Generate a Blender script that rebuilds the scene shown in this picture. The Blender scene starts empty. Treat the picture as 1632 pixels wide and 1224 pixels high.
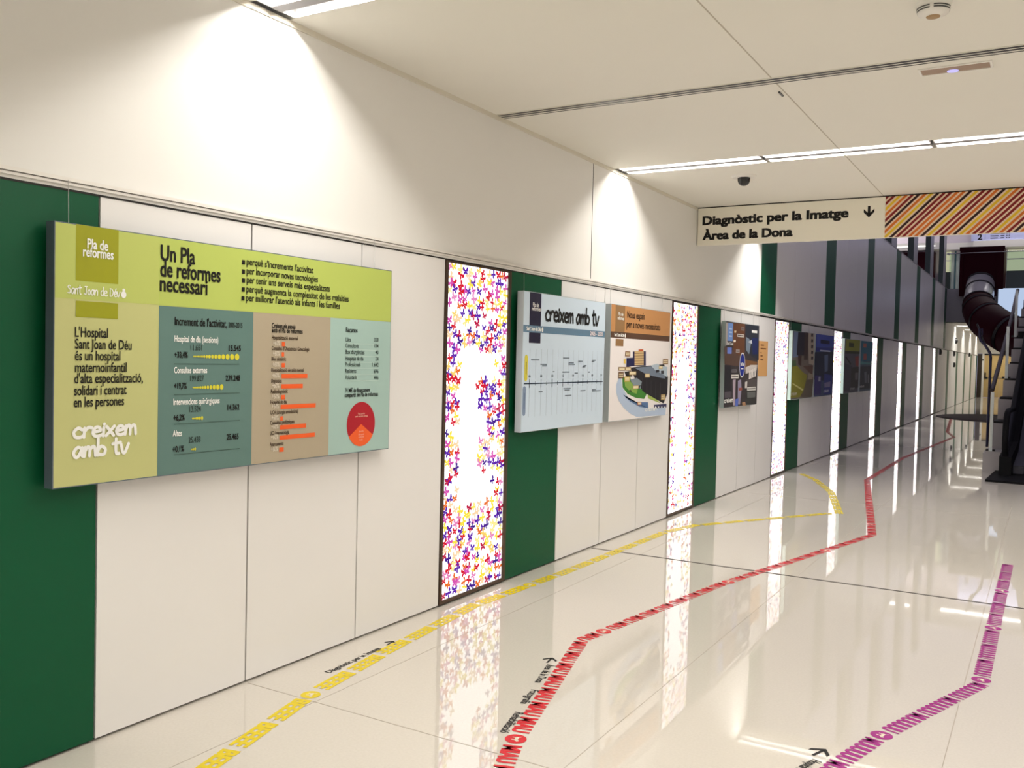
import bpy, math, random
from mathutils import Vector, Matrix

# ------------------------------------------------------------------ camera, world, exposure
SC = bpy.context.scene
COL = SC.collection
V = Vector
CAM_C = V((3.26836, 0.0, 1.59777))
CAM_R = V((0.86118, 0.50776, 0.02348))
CAM_U = V((-0.03573, 0.01440, 0.99926))
CAM_F = V((-0.50704, 0.86138, -0.03054))
FPX = 1450.332
cd = bpy.data.cameras.new('camera')
cd.sensor_fit = 'HORIZONTAL'; cd.sensor_width = 36.0
cd.lens = FPX * 36.0 / 1632.0
cd.clip_start = 0.02; cd.clip_end = 200
cam = bpy.data.objects.new('camera', cd); COL.objects.link(cam)
cam.matrix_world = Matrix(((CAM_R.x, CAM_U.x, -CAM_F.x, CAM_C.x), (CAM_R.y, CAM_U.y, -CAM_F.y, CAM_C.y),
                           (CAM_R.z, CAM_U.z, -CAM_F.z, CAM_C.z), (0, 0, 0, 1)))
SC.camera = cam

wd = bpy.data.worlds.new('world'); SC.world = wd; wd.use_nodes = True
wbg = wd.node_tree.nodes['Background']
wbg.inputs[0].default_value = (0.47, 0.43, 0.56, 1); wbg.inputs[1].default_value = 0.58

SC.view_settings.view_transform = 'Standard'; SC.view_settings.look = 'None'
SC.view_settings.gamma = 1.0; SC.view_settings.use_curve_mapping = False
SC.view_settings.exposure = 0.07

STRIP_W = 10.0          # watts of each tube of a 1.2 m strip light
WARM = (1.0, 0.962, 0.905)

# ------------------------------------------------------------------ small helpers
def at(px, py, axis, val):
    """point of the plane axis = val seen along photo pixel px, py"""
    d = CAM_F + CAM_R * ((px - 816) / FPX) - CAM_U * ((py - 612) / FPX)
    i = 'xyz'.index(axis)
    return CAM_C + d * ((val - CAM_C[i]) / d[i])

def s2l(c):
    return c / 12.92 if c <= 0.04045 else ((c + 0.055) / 1.055) ** 2.4
def rgb(r, g, b):
    return (s2l(r / 255), s2l(g / 255), s2l(b / 255), 1)

MATS = {}
def mat(name, col, rough=0.5, metal=0.0, spec=0.5, noise=None, emit=None, estr=0.0, coat=0.0, bump=None):
    if name in MATS: return MATS[name]
    m = bpy.data.materials.new(name); m.use_nodes = True
    nt = m.node_tree; b = nt.nodes['Principled BSDF']
    b.inputs['Base Color'].default_value = col
    b.inputs['Roughness'].default_value = rough
    b.inputs['Metallic'].default_value = metal
    b.inputs['Specular IOR Level'].default_value = spec
    b.inputs['Coat Weight'].default_value = coat
    if emit:
        b.inputs['Emission Color'].default_value = emit; b.inputs['Emission Strength'].default_value = estr
    if noise:                                   # (scale, amount): faint mottling of the surface's own colour
        tc = nt.nodes.new('ShaderNodeTexCoord'); nz = nt.nodes.new('ShaderNodeTexNoise')
        nz.inputs['Scale'].default_value = noise[0]; nz.inputs['Detail'].default_value = 3
        mx = nt.nodes.new('ShaderNodeMix'); mx.data_type = 'RGBA'; mx.blend_type = 'MIX'
        k = noise[1]
        mx.inputs[6].default_value = (col[0] * (1 - k), col[1] * (1 - k), col[2] * (1 - k), 1)
        mx.inputs[7].default_value = (min(1, col[0] * (1 + k)), min(1, col[1] * (1 + k)), min(1, col[2] * (1 + k)), 1)
        nt.links.new(tc.outputs['Object'], nz.inputs['Vector']); nt.links.new(nz.outputs[0], mx.inputs[0])
        nt.links.new(mx.outputs[2], b.inputs['Base Color'])
    if bump:                                    # (scale, strength, distance)
        tc = nt.nodes.new('ShaderNodeTexCoord'); nz = nt.nodes.new('ShaderNodeTexNoise'); bp = nt.nodes.new('ShaderNodeBump')
        nz.inputs['Scale'].default_value = bump[0]; bp.inputs['Strength'].default_value = bump[1]; bp.inputs['Distance'].default_value = bump[2]
        nt.links.new(tc.outputs['Object'], nz.inputs['Vector']); nt.links.new(nz.outputs[0], bp.inputs['Height'])
        nt.links.new(bp.outputs[0], b.inputs['Normal'])
    MATS[name] = m
    return m

def ink(r, g, b, rough=0.5):
    return mat('print_%d_%d_%d' % (r, g, b), rgb(r, g, b), rough, spec=0.3)

def glow(name, col, s):
    if name in MATS: return MATS[name]
    m = bpy.data.materials.new(name); m.use_nodes = True
    nt = m.node_tree; nt.nodes.remove(nt.nodes['Principled BSDF'])
    e = nt.nodes.new('ShaderNodeEmission'); e.inputs[0].default_value = col; e.inputs[1].default_value = s
    nt.links.new(e.outputs[0], nt.nodes['Material Output'].inputs[0]); MATS[name] = m
    return m

class MB:
    def __init__(s): s.v = []; s.f = []; s.m = []; s.mats = []; s.sm = []
    def mi(s, m):
        if m not in s.mats: s.mats.append(m)
        return s.mats.index(m)
    def face(s, pts, m, smooth=False):
        n = len(s.v); s.v += [V(p) for p in pts]; s.f.append(tuple(range(n, n + len(pts)))); s.m.append(s.mi(m)); s.sm.append(smooth)
    def box(s, a, b, m, M=None):
        x0, y0, z0 = a; x1, y1, z1 = b; n = len(s.v)
        P = [V((x, y, z)) for z in (z0, z1) for y in (y0, y1) for x in (x0, x1)]
        if M: P = [M @ p for p in P]
        s.v += P
        for q in ((0, 2, 3, 1), (4, 5, 7, 6), (0, 1, 5, 4), (2, 6, 7, 3), (0, 4, 6, 2), (1, 3, 7, 5)):
            s.f.append(tuple(n + i for i in q)); s.m.append(s.mi(m)); s.sm.append(False)
    def ring(s, path, radii, m, seg=12, cap=True):
        """tube along a list of points"""
        path = [V(p) for p in path]; n0 = len(s.v); up = None
        if not hasattr(radii, '__len__'): radii = [radii] * len(path)
        for i, p in enumerate(path):
            t = (path[min(i + 1, len(path) - 1)] - path[max(i - 1, 0)])
            t = t.normalized() if t.length > 1e-9 else V((0, 0, 1))
            if up is None:
                up = V((0, 0, 1)) if abs(t.z) < .9 else V((1, 0, 0))
            a = (up - t * up.dot(t)).normalized(); b = t.cross(a); up = a
            for k in range(seg):
                c = 2 * math.pi * k / seg
                s.v.append(p + (a * math.cos(c) + b * math.sin(c)) * radii[i])
        for i in range(len(path) - 1):
            for k in range(seg):
                k2 = (k + 1) % seg
                s.f.append((n0 + i * seg + k, n0 + i * seg + k2, n0 + (i + 1) * seg + k2, n0 + (i + 1) * seg + k)); s.m.append(s.mi(m)); s.sm.append(True)
        if cap:
            for i in (0, len(path) - 1):
                q = tuple(n0 + i * seg + k for k in range(seg)); s.f.append(q); s.m.append(s.mi(m)); s.sm.append(False)
    def lathe(s, c, prof, m, seg=32):
        """profile of (radius, z) pairs turned round the vertical through c"""
        n0 = len(s.v); c = V(c)
        for r, z in prof:
            for k in range(seg):
                a = 2 * math.pi * k / seg; s.v.append(c + V((r * math.cos(a), r * math.sin(a), z)))
        for i in range(len(prof) - 1):
            for k in range(seg):
                k2 = (k + 1) % seg
                s.f.append((n0 + i * seg + k, n0 + i * seg + k2, n0 + (i + 1) * seg + k2, n0 + (i + 1) * seg + k)); s.m.append(s.mi(m)); s.sm.append(True)
        for i in (0, len(prof) - 1):
            s.f.append(tuple(n0 + i * seg + k for k in range(seg))); s.m.append(s.mi(m)); s.sm.append(False)
    def build(s, name, parent=None, kind=None, label=None, cat=None, group=None):
        off = V(parent['_loc']) if parent is not None and '_loc' in parent else V((0, 0, 0))
        me = bpy.data.meshes.new(name)
        me.from_pydata([tuple(v - off) for v in s.v], [], s.f)
        for m in s.mats: me.materials.append(m)
        me.polygons.foreach_set('material_index', s.m); me.polygons.foreach_set('use_smooth', s.sm); me.update()
        o = bpy.data.objects.new(name, me); COL.objects.link(o)
        if parent is not None: o.parent = parent; o['_loc'] = tuple(off)
        return tag(o, label, cat, group, kind)

def tag(o, label=None, cat=None, group=None, kind=None):
    if label: o['label'] = label
    if cat: o['category'] = cat
    if group: o['group'] = group
    if kind: o['kind'] = kind
    return o

def thing(name, loc, label, cat, group=None):
    o = bpy.data.objects.new(name, None); COL.objects.link(o); o.location = loc; o['_loc'] = tuple(loc)
    o.empty_display_size = 0.1
    return tag(o, label, cat, group)

# a printed plane: origin o, reading direction d, up u, n = d x u
class Sheet:
    def __init__(s, o, d, u): s.o = V(o); s.d = V(d).normalized(); s.u = V(u).normalized(); s.n = s.d.cross(s.u)
    def P(s, x, y, h=0.0): return s.o + s.d * x + s.u * y + s.n * h

# ---- lettering
_tc = {}
def glyphs(txt, bold):
    key = (txt, bold)
    if key in _tc: return _tc[key]
    c = bpy.data.curves.new('t', 'FONT'); c.body = txt; c.offset = bold; c.resolution_u = 3; c.fill_mode = 'FRONT'
    o = bpy.data.objects.new('t', c); COL.objects.link(o)
    bpy.context.view_layer.update()
    dg = bpy.context.evaluated_depsgraph_get(); e = o.evaluated_get(dg); me = e.to_mesh()
    vs = [(v.co.x, v.co.y) for v in me.vertices]; fs = [tuple(p.vertices) for p in me.polygons]
    e.to_mesh_clear(); bpy.data.objects.remove(o); bpy.data.curves.remove(c)
    _tc[key] = (vs, fs); return vs, fs
_cap = {}
def put_text(mb, sh, txt, x, y, cap, m, width=None, bold=0.0, h=0.002, shear=0.0, align='L', skew=0.0):
    """text with its baseline start at x, y on the sheet, capitals cap high, squeezed to width"""
    extra = max(0, bold - .010); bold = min(bold, .010)      # heavy weights: four copies set slightly apart
    vs, fs = glyphs(txt, bold)
    if bold not in _cap: _cap[bold] = max(v[1] for v in glyphs('H', bold)[0])
    k = cap / _cap[bold]
    x0 = min(v[0] for v in vs); x1 = max(v[0] for v in vs); kx = width / (x1 - x0) if width else k * 0.9
    if align == 'R': x -= (x1 - x0) * kx
    if align == 'C': x -= (x1 - x0) * kx / 2
    i = mb.mi(m)
    for q, (ox, oy) in enumerate([(0, 0)] if not extra else [(-1, -.6), (1, -.6), (-1, .6), (1, .6)]):
        n = len(mb.v); ox *= extra * k; oy *= extra * k
        mb.v += [sh.P(x + ox + (a - x0) * kx + shear * b * k, y + oy + b * k + skew * (a - x0) * kx, h + q * .00004) for a, b in vs]
        for f in fs: mb.f.append(tuple(n + g_ for g_ in f)); mb.m.append(i); mb.sm.append(False)

STROKES = {
 'c': (.8, [[(.75, .8), (.45, 1), (.1, .6), (.2, .1), (.55, 0), (.85, .15)]]),
 'r': (.75, [[(.1, 0), (.15, .95)], [(.15, .6), (.45, 1), (.75, .95)]]),
 'e': (.8, [[(.1, .5), (.7, .6), (.6, .95), (.3, .95), (.08, .5), (.2, .1), (.5, 0), (.85, .15)]]),
 'i': (.35, [[(.15, 0), (.2, .9)], [(.24, 1.25), (.25, 1.3)]]),
 'x': (.85, [[(.05, 0), (.75, 1)], [(.1, 1), (.7, 0)]]),
 'm': (1.1, [[(.05, 0), (.12, .95)], [(.12, .6), (.35, 1), (.5, .8), (.48, 0)], [(.5, .6), (.78, 1), (.95, .8), (1., 0)]]),
 'a': (.9, [[(.75, .85), (.4, 1), (.08, .5), (.2, .02), (.45, .05), (.75, .8)], [(.78, .95), (.72, .2), (.92, 0)]]),
 'b': (.85, [[(.12, 1.8), (.1, 0)], [(.1, .5), (.4, .95), (.75, .6), (.6, .05), (.1, .1)]]),
 't': (.7, [[(.3, 1.65), (.3, .15), (.55, 0)], [(0, 1.1), (.7, 1.22)]]),
 'u': (.85, [[(.05, 1), (.2, .15), (.4, .05), (.72, 1)]]),
 's': (.7, [[(.65, .9), (.3, 1), (.15, .75), (.5, .45), (.5, .1), (.1, .05)]]),
 'n': (.8, [[(.05, 0), (.12, .95)], [(.12, .6), (.4, 1), (.62, .8), (.62, 0)]]),
 'o': (.8, [[(.4, 1), (.1, .6), (.2, .1), (.5, .02), (.68, .5), (.4, 1)]]),
 'd': (.85, [[(.7, 1.7), (.72, 0)], [(.7, .8), (.35, .95), (.08, .5), (.3, .02), (.7, .3)]]),
 'J': (.8, [[(.2, 1.5), (.75, 1.5)], [(.5, 1.5), (.5, .2), (.3, 0), (.05, .2)]]),
 'D': (1., [[(.12, 1.5), (.1, 0)], [(.1, 1.5), (.6, 1.35), (.85, .8), (.6, .15), (.1, 0)]]),
 'S': (.8, [[(.65, 1.35), (.35, 1.5), (.12, 1.15), (.6, .7), (.55, .1), (.08, .1)]]),
 'é': (.8, [[(.1, .5), (.7, .6), (.6, .95), (.3, .95), (.08, .5), (.2, .1), (.5, 0), (.85, .15)], [(.4, 1.25), (.6, 1.55)]]),
 ' ': (.55, []),
}
def smooth_line(p, n=5):
    if len(p) < 3: return p
    q = [p[0]] + list(p) + [p[-1]]; out = []
    for i in range(1, len(q) - 2):
        a, b, c, d = q[i - 1], q[i], q[i + 1], q[i + 2]
        for k in range(n):
            t = k / n
            out.append(tuple(.5 * (2 * b[j] + (c[j] - a[j]) * t + (2 * a[j] - 5 * b[j] + 4 * c[j] - d[j]) * t * t + (3 * b[j] - a[j] - 3 * c[j] + d[j]) * t ** 3) for j in (0, 1)))
    return out + [p[-1]]
def ribbon(mb, sh, pts, w, m, h=0.002):
    h += (len(mb.f) % 40) * .00002
    for (a, b) in zip(pts, pts[1:]):                 # each segment a long pill, each a hair above the one before
        q = math.atan2(b[1] - a[1], b[0] - a[0]); r = w / 2
        P = [(a[0] + r * math.cos(q + math.pi / 2 + k * math.pi / 5), a[1] + r * math.sin(q + math.pi / 2 + k * math.pi / 5)) for k in range(6)]
        P += [(b[0] + r * math.cos(q - math.pi / 2 + k * math.pi / 5), b[1] + r * math.sin(q - math.pi / 2 + k * math.pi / 5)) for k in range(6)]
        mb.face([sh.P(x, y, h) for x, y in P], m); h += .00002
def script(mb, sh, txt, x, y, xh, width, m, w, h=0.002, skew=0.0):
    tot = sum(STROKES[c][0] for c in txt); kx = width / tot; cx = 0
    for c in txt:
        adv, st = STROKES[c]
        for line in st:
            pts = [(x + (cx + a) * kx, y + b * xh + skew * (cx + a) * kx) for a, b in smooth_line(line)]
            ribbon(mb, sh, pts, w, m, h)
        cx += adv
def disc(mb, sh, x, y, rx, ry, m, h=0.002, n=28):
    mb.face([sh.P(x + rx * math.cos(2 * math.pi * k / n), y + ry * math.sin(2 * math.pi * k / n), h) for k in range(n)], m)
def rect(mb, sh, x0, y0, x1, y1, m, h=0.001):
    mb.face([sh.P(x0, y0, h), sh.P(x1, y0, h), sh.P(x1, y1, h), sh.P(x0, y1, h)], m)
def poly(mb, sh, pts, m, h=0.001):
    mb.face([sh.P(a, b, h) for a, b in pts], m)

# ------------------------------------------------------------------ measures of the place (metres)
ZR, ZC = 2.20, 3.216                 # panel rail, ceiling
Y3, WL, WG, WW = 4.698, 0.810, 0.765, 0.8023
PER = WL + WG + 3 * WW
Y_OPEN = 11.90                       # the low ceiling ends, the atrium begins
Y_FAR = 36.45                        # the atrium ends, the low corridor goes on
Y_END = 54.4
Z_UP = 4.42                          # top of the atrium wall
X_R, Y_B = 7.0, -4.0

# ------------------------------------------------------------------ materials
M_lam = mat('white_laminate', (.83, .81, .79, 1), .32, noise=(1.2, .015))
M_paint = mat('wall_paint', (.80, .785, .75, 1), .6, noise=(2, .01))
M_ceil = mat('ceiling_paint', (.79, .77, .70, 1), .7, noise=(1.5, .015))
M_green = mat('green_laminate', rgb(0, 80, 48), .42, spec=.25, noise=(1.5, .03))
M_dark = mat('dark_joint', (.012, .010, .009, 1), .7)
M_seam = mat('ceiling_seam', (.48, .44, .36, 1), .8)
M_rail = mat('white_rail', (.78, .75, .70, 1), .4)
M_bronze = mat('bronze_frame', rgb(92, 74, 60), .35, .6)
M_alu = mat('brushed_aluminium', (.55, .56, .57, 1), .3, .9)
M_steel = mat('stainless_steel', (.62, .62, .64, 1), .18, 1.0)
M_chrome = mat('chrome', (.62, .62, .65, 1), .25, .45)
M_black = mat('black_plastic', (.01, .01, .011, 1), .3)
M_white = mat('white_plastic', (.82, .80, .75, 1), .4)
M_maroon = mat('maroon_plastic', rgb(46, 5, 16), .6, spec=.08)
M_grey = mat('grey_cladding', (.42, .41, .43, 1), .4, noise=(1.5, .03))
M_tube = glow('fluorescent_tube', (1, .97, .92, 1), 4.0)
M_lit = glow('backlit_panel', (1, .985, 1, 1), 1.75)

def glass_mat():
    m = bpy.data.materials.new('clear_glass'); m.use_nodes = True; nt = m.node_tree; nt.nodes.remove(nt.nodes['Principled BSDF'])
    t = nt.nodes.new('ShaderNodeBsdfTransparent'); t.inputs[0].default_value = (.85, .93, .92, 1)
    g = nt.nodes.new('ShaderNodeBsdfGlossy'); g.inputs['Roughness'].default_value = .02
    f = nt.nodes.new('ShaderNodeFresnel'); f.inputs[0].default_value = 1.45; mx = nt.nodes.new('ShaderNodeMixShader')
    nt.links.new(f.outputs[0], mx.inputs[0]); nt.links.new(t.outputs[0], mx.inputs[1]); nt.links.new(g.outputs[0], mx.inputs[2])
    nt.links.new(mx.outputs[0], nt.nodes['Material Output'].inputs[0]); return m
M_glass = glass_mat()

def floor_mat():
    m = bpy.data.materials.new('polished_terrazzo'); m.use_nodes = True; nt = m.node_tree; b = nt.nodes['Principled BSDF']
    N = nt.nodes.new; L = nt.links.new
    tc = N('ShaderNodeTexCoord')
    vo = N('ShaderNodeTexVoronoi'); vo.inputs['Scale'].default_value = 60
    r1 = N('ShaderNodeValToRGB'); r1.color_ramp.elements[0].position = .03; r1.color_ramp.elements[1].position = .10
    nz = N('ShaderNodeTexNoise'); nz.inputs['Scale'].default_value = 9; nz.inputs['Detail'].default_value = 5
    r2 = N('ShaderNodeValToRGB'); r2.color_ramp.elements[0].position = .60; r2.color_ramp.elements[1].position = .68
    n2 = N('ShaderNodeTexNoise'); n2.inputs['Scale'].default_value = 90; n2.inputs['Detail'].default_value = 2
    base = N('ShaderNodeMix'); base.data_type = 'RGBA'
    base.inputs[6].default_value = (.62, .575, .51, 1); base.inputs[7].default_value = (.71, .665, .60, 1)
    mul = N('ShaderNodeMath'); mul.operation = 'SUBTRACT'; mul.inputs[0].default_value = 1.0
    mm = N('ShaderNodeMath'); mm.operation = 'MULTIPLY'
    m2 = N('ShaderNodeMath'); m2.operation = 'MULTIPLY'; m2.inputs[1].default_value = .5
    mx = N('ShaderNodeMix'); mx.data_type = 'RGBA'; mx.inputs[7].default_value = (.20, .17, .13, 1)
    for n in (vo, nz, n2): L(tc.outputs['Object'], n.inputs['Vector'])
    L(vo.outputs['Distance'], r1.inputs[0]); L(nz.outputs[0], r2.inputs[0]); L(n2.outputs[0], base.inputs[0])
    L(r1.outputs[0], mul.inputs[1]); L(mul.outputs[0], mm.inputs[0]); L(r2.outputs[0], mm.inputs[1])
    L(mm.outputs[0], m2.inputs[0]); L(m2.outputs[0], mx.inputs[0]); L(base.outputs[2], mx.inputs[6]); L(mx.outputs[2], b.inputs['Base Color'])
    b.inputs['Roughness'].default_value = .025; b.inputs['IOR'].default_value = 1.65
    n3 = N('ShaderNodeTexNoise'); n3.inputs['Scale'].default_value = 2.2; n3.inputs['Detail'].default_value = 1
    bp = N('ShaderNodeBump'); bp.inputs['Strength'].default_value = .10; bp.inputs['Distance'].default_value = .004
    L(tc.outputs['Object'], n3.inputs['Vector']); L(n3.outputs[0], bp.inputs['Height']); L(bp.outputs[0], b.inputs['Normal'])
    return m
M_floor = floor_mat()

# ------------------------------------------------------------------ the setting
mb = MB(); mb.box((-.30, Y_B, -.12), (9.0, Y_END + .2, 0), M_floor); FLOOR = mb.build('floor', kind='structure')
M_groove = mat('floor_groove', (.40, .35, .29, 1), .4)
mb = MB()
for y in (3.10, 9.1 + 1.9, 15.0): mb.box((.012, y - .0025, 0), (X_R, y + .0025, .0006), M_groove)
for x in (.44, 1.70, 2.96, 4.22): mb.box((x - .0015, Y_B, 0), (x + .0015, Y_OPEN, .0006), M_groove)
mb.build('tile_joints', parent=FLOOR)
mb = MB(); mb.box((.012, 6.905, 0), (X_R, 6.93, .0012), mat('dark_metal_joint', (.05, .04, .03, 1), .5)); mb.build('trim_2', kind='structure', label='thin dark expansion joint crossing the pale floor')

# ceiling slabs
ROW_Y = (-0.95, 3.18, 7.305, 11.42); FAR_Y = (40.4, 44.5, 48.65, 52.8)
SLOT, DEPTH = .128, .044                             # half width and depth of the light channels
def slotted(mb, y0, y1, rows, x0, x1, xs, top):
    e = [y0] + [v for r in rows for v in (r - SLOT, r + SLOT)] + [y1]
    for a, c in zip(e[::2], e[1::2]): mb.box((x0, a, ZC), (x1, c, ZC + .07), M_ceil)
    for r in rows: mb.box((xs, r - SLOT, ZC), (x1, r + SLOT, ZC + .07), M_ceil)
    mb.box((x0, y0, ZC + .07), (x1, y1, top), M_ceil)
mb = MB(); slotted(mb, Y_B, Y_OPEN, ROW_Y, -.3, X_R + .2, .045 + 5 * 1.225, ZC + .9)
CEIL = mb.build('ceiling', kind='structure')
mb = MB()
for x in (1.85, 4.3): mb.box((x - .004, Y_B, ZC - .001), (x + .004, Y_OPEN, ZC + .002), M_seam)
mb.build('seam', parent=CEIL)
mb = MB(); mb.box((1.818, 5.52, ZC - .008), (1.828, 5.61, ZC), M_black); mb.build('clip', parent=CEIL, label='small dark clip on the ceiling seam')
mb = MB(); slotted(mb, Y_FAR, Y_END + .2, FAR_Y, -.3, 4.2, .045 + 2 * 1.225, ZC + .5); mb.build('ceiling_corridor', kind='structure')

# left wall: dark backing, then each cladding panel
mb = MB(); mb.box((-.30, Y_B, 0), (-.022, Y_END, ZR), M_dark); WALL = mb.build('wall_left', kind='structure')
def panel(y0, y1, m, label, z0=.012, z1=ZR - .008, parent=WALL, name='wall_panel', x=0.0):
    g = .0045; b = MB(); b.box((x - .022, y0 + g, z0), (x, y1 - g, z1), m); return b.build(name, parent=parent, label=label)
def grid(i):
    if i <= 3: return Y3 - (3 - i) * WW
    k, r = divmod(i - 3, 5); return Y3 + k * PER + (0, WL, WL + WG, WL + WG + WW, WL + WG + 2 * WW)[r]
LIGHT_N = 8
y = grid(0) - WG
panel(y, grid(0), M_green, 'green wall panel')
panel(y - WL, y, M_lam, None); panel(y - WL - WW, y - WL, M_lam, None); panel(Y_B, y - WL - WW, M_lam, None)
for i in range(0, 3): panel(grid(i), grid(i + 1), M_lam, None)
i = 3
while grid(i) < Y_END - 1:
    r = (i - 3) % 5; k = (i - 3) // 5
    if r == 0 and k >= LIGHT_N: panel(grid(i), grid(i + 1), M_lam, None)
    elif r == 1: panel(grid(i), grid(i + 1), M_green, 'green wall panel')
    elif r > 1: panel(grid(i), min(Y_END, grid(i + 1)), M_lam, None)
    i += 1

# upper wall: plain plaster near, clad in the atrium, plaster again in the far corridor
mb = MB(); mb.box((-.30, Y_B, ZR), (0.004, Y_OPEN - .03, ZC), M_paint); UW = mb.build('wall_left_upper', kind='structure')
mb = MB(); mb.box((.003, 6.772, ZR + .05), (.0055, 6.779, ZC), M_dark); mb.build('seam', parent=UW)
mb = MB(); mb.box((-.30, Y_FAR, ZR), (0.0, Y_END, ZC), M_paint); mb.build('wall_left_corridor', kind='structure')
mb = MB(); mb.box((-.30, Y_OPEN - .03, ZR), (-.022, Y_FAR, Z_UP - .012), M_dark); mb.box((-.30, Y_OPEN - .03, Z_UP - .012), (.012, Y_FAR, Z_UP), M_grey)
AW = mb.build('wall_left_atrium', kind='structure')
k = 0
while True:
    y0 = grid(12) + PER * k; y1 = y0 + WW
    if y0 > Y_FAR: break
    panel(y0 - (.0 if k else .0), min(y1, Y_FAR), M_green, 'green upper wall panel', ZR + .012, Z_UP - .012, AW)
    w = (PER - WW) / 3
    for q in range(3):
        a = y1 + q * w
        if a < Y_FAR: panel(a, min(a + w, Y_FAR), M_lam, None, ZR + .012, Z_UP - .012, AW)
    k += 1

# picture rail with a dark shadow gap below it; thin plaster strip along the ceiling
mb = MB(); mb.box((-.02, Y_B, ZR - .008), (.002, Y_END, ZR + .006), M_dark)
mb.box((-.01, Y_B, ZR + .012), (.016, Y_END, ZR + .022), M_rail); mb.box((-.01, Y_B, ZR + .026), (.022, Y_END, ZR + .040), M_rail)
mb.build('trim_1', kind='structure', label='slim white picture rail running along the wall above the panels')
mb = MB(); mb.box((.004, Y_B, ZC - .028), (.012, Y_OPEN - .05, ZC), mat('cream_trim', (.70, .66, .56, 1), .6)); mb.build('trim_3', kind='structure')

# unseen sides of the hall and far end
mb = MB(); mb.box((X_R, Y_B, 0), (X_R + .2, Y_OPEN, ZC), M_paint); mb.build('wall_right', kind='structure')
mb = MB(); mb.box((-.3, Y_B - .2, 0), (X_R + .2, Y_B, ZC), M_paint); mb.build('wall_back', kind='structure')
mb = MB(); mb.box((8.8, Y_OPEN, 0), (9.0, Y_FAR, 7.5), M_grey); mb.build('wall_right_atrium', kind='structure')
M_end = mat('end_wall_paint', (.78, .75, .68, 1), .55)
mb = MB(); mb.box((0, Y_END, 2.32), (4.2, Y_END + .2, ZC), M_end); mb.box((1.9, Y_END, 0), (4.2, Y_END + .2, 2.32), M_end); mb.build('wall_end', kind='structure')
mb = MB(); mb.box((4.0, Y_FAR, 0), (4.2, Y_END, ZC), M_paint); mb.build('wall_right_corridor', kind='structure')
# fascia of the upper floor closing the atrium
mb = MB(); mb.box((-.0, Y_FAR - .02, ZC - .02), (9.0, Y_FAR + .35, Z_UP - .02), M_dark); WF = mb.build('wall_far', kind='structure')
for q in range(8):
    b = MB(); b.box((.005 + q * .8, Y_FAR - .045, ZC - .01), (.795 + q * .8, Y_FAR - .02, Z_UP - .02), M_grey); b.build('fascia_panel', parent=WF)
mb = MB(); mb.box((4.2, Y_FAR, 0), (9.0, Y_FAR + .2, ZC - .02), M_grey); mb.build('wall_far_lower', kind='structure')
# upper floor behind
mb = MB(); mb.box((-7, Y_FAR + .35, Z_UP - .2), (9, 39.0, Z_UP - .02), M_grey); mb.box((-7, Y_OPEN, Z_UP - .2), (-.30, Y_FAR + .35, Z_UP - .02), M_grey); mb.build('floor_upper', kind='structure')
M_pale = mat('pale_lilac_paint', (.62, .56, .64, 1), .6)
mb = MB(); mb.box((-7, 38.6, Z_UP - .02), (9, 38.8, 7.6), M_pale); mb.build('wall_upper_back', kind='structure')
mb = MB(); mb.box((-7, Y_FAR - .2, 7.6), (9, 38.8, 7.8), M_ceil); mb.build('ceiling_upper', kind='structure')

# end doors
M_ochre = mat('ochre_door', rgb(188, 160, 104), .4, noise=(3, .04))
d = MB(); d.box((.0, Y_END - .05, 0), (.22, Y_END + .1, 2.30), mat('dark_wood', (.035, .022, .012, 1), .5)); d.box((.22, Y_END - .06, 0), (.32, Y_END + .1, 2.32), M_end)
d.box((1.80, Y_END - .06, 0), (1.9, Y_END + .1, 2.32), M_end); d.box((.32, Y_END - .06, 2.24), (1.8, Y_END + .1, 2.32), M_dark)
DOOR = d.build('door_1', kind='structure', label='ochre double door closing the far end of the corridor')
for a, b in ((.325, 1.055), (1.065, 1.795)):
    q = MB(); q.box((a, Y_END - .04, .01), (b, Y_END + .02, 1.02), M_ochre); q.box((a, Y_END - .04, 1.05), (b, Y_END + .02, 2.24), M_ochre); q.box((a, Y_END - .03, 1.02), (b, Y_END + .01, 1.05), M_dark); LEAF = q.build('leaf', parent=DOOR) if a > 1 else globals().setdefault('LEAF1', q.build('leaf', parent=DOOR))
q = MB(); q.box((.36, Y_END - .10, 1.0), (.50, Y_END - .04, 1.09), M_black); q.box((.36, Y_END - .10, 1.05), (.42, Y_END - .05, 1.32), M_black); q.build('door_handle', parent=LEAF1)
q = MB(); q.box((.225, Y_END - .10, 1.95), (.29, Y_END - .06, 2.03), M_black); q.build('door_closer', parent=DOOR)

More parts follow.
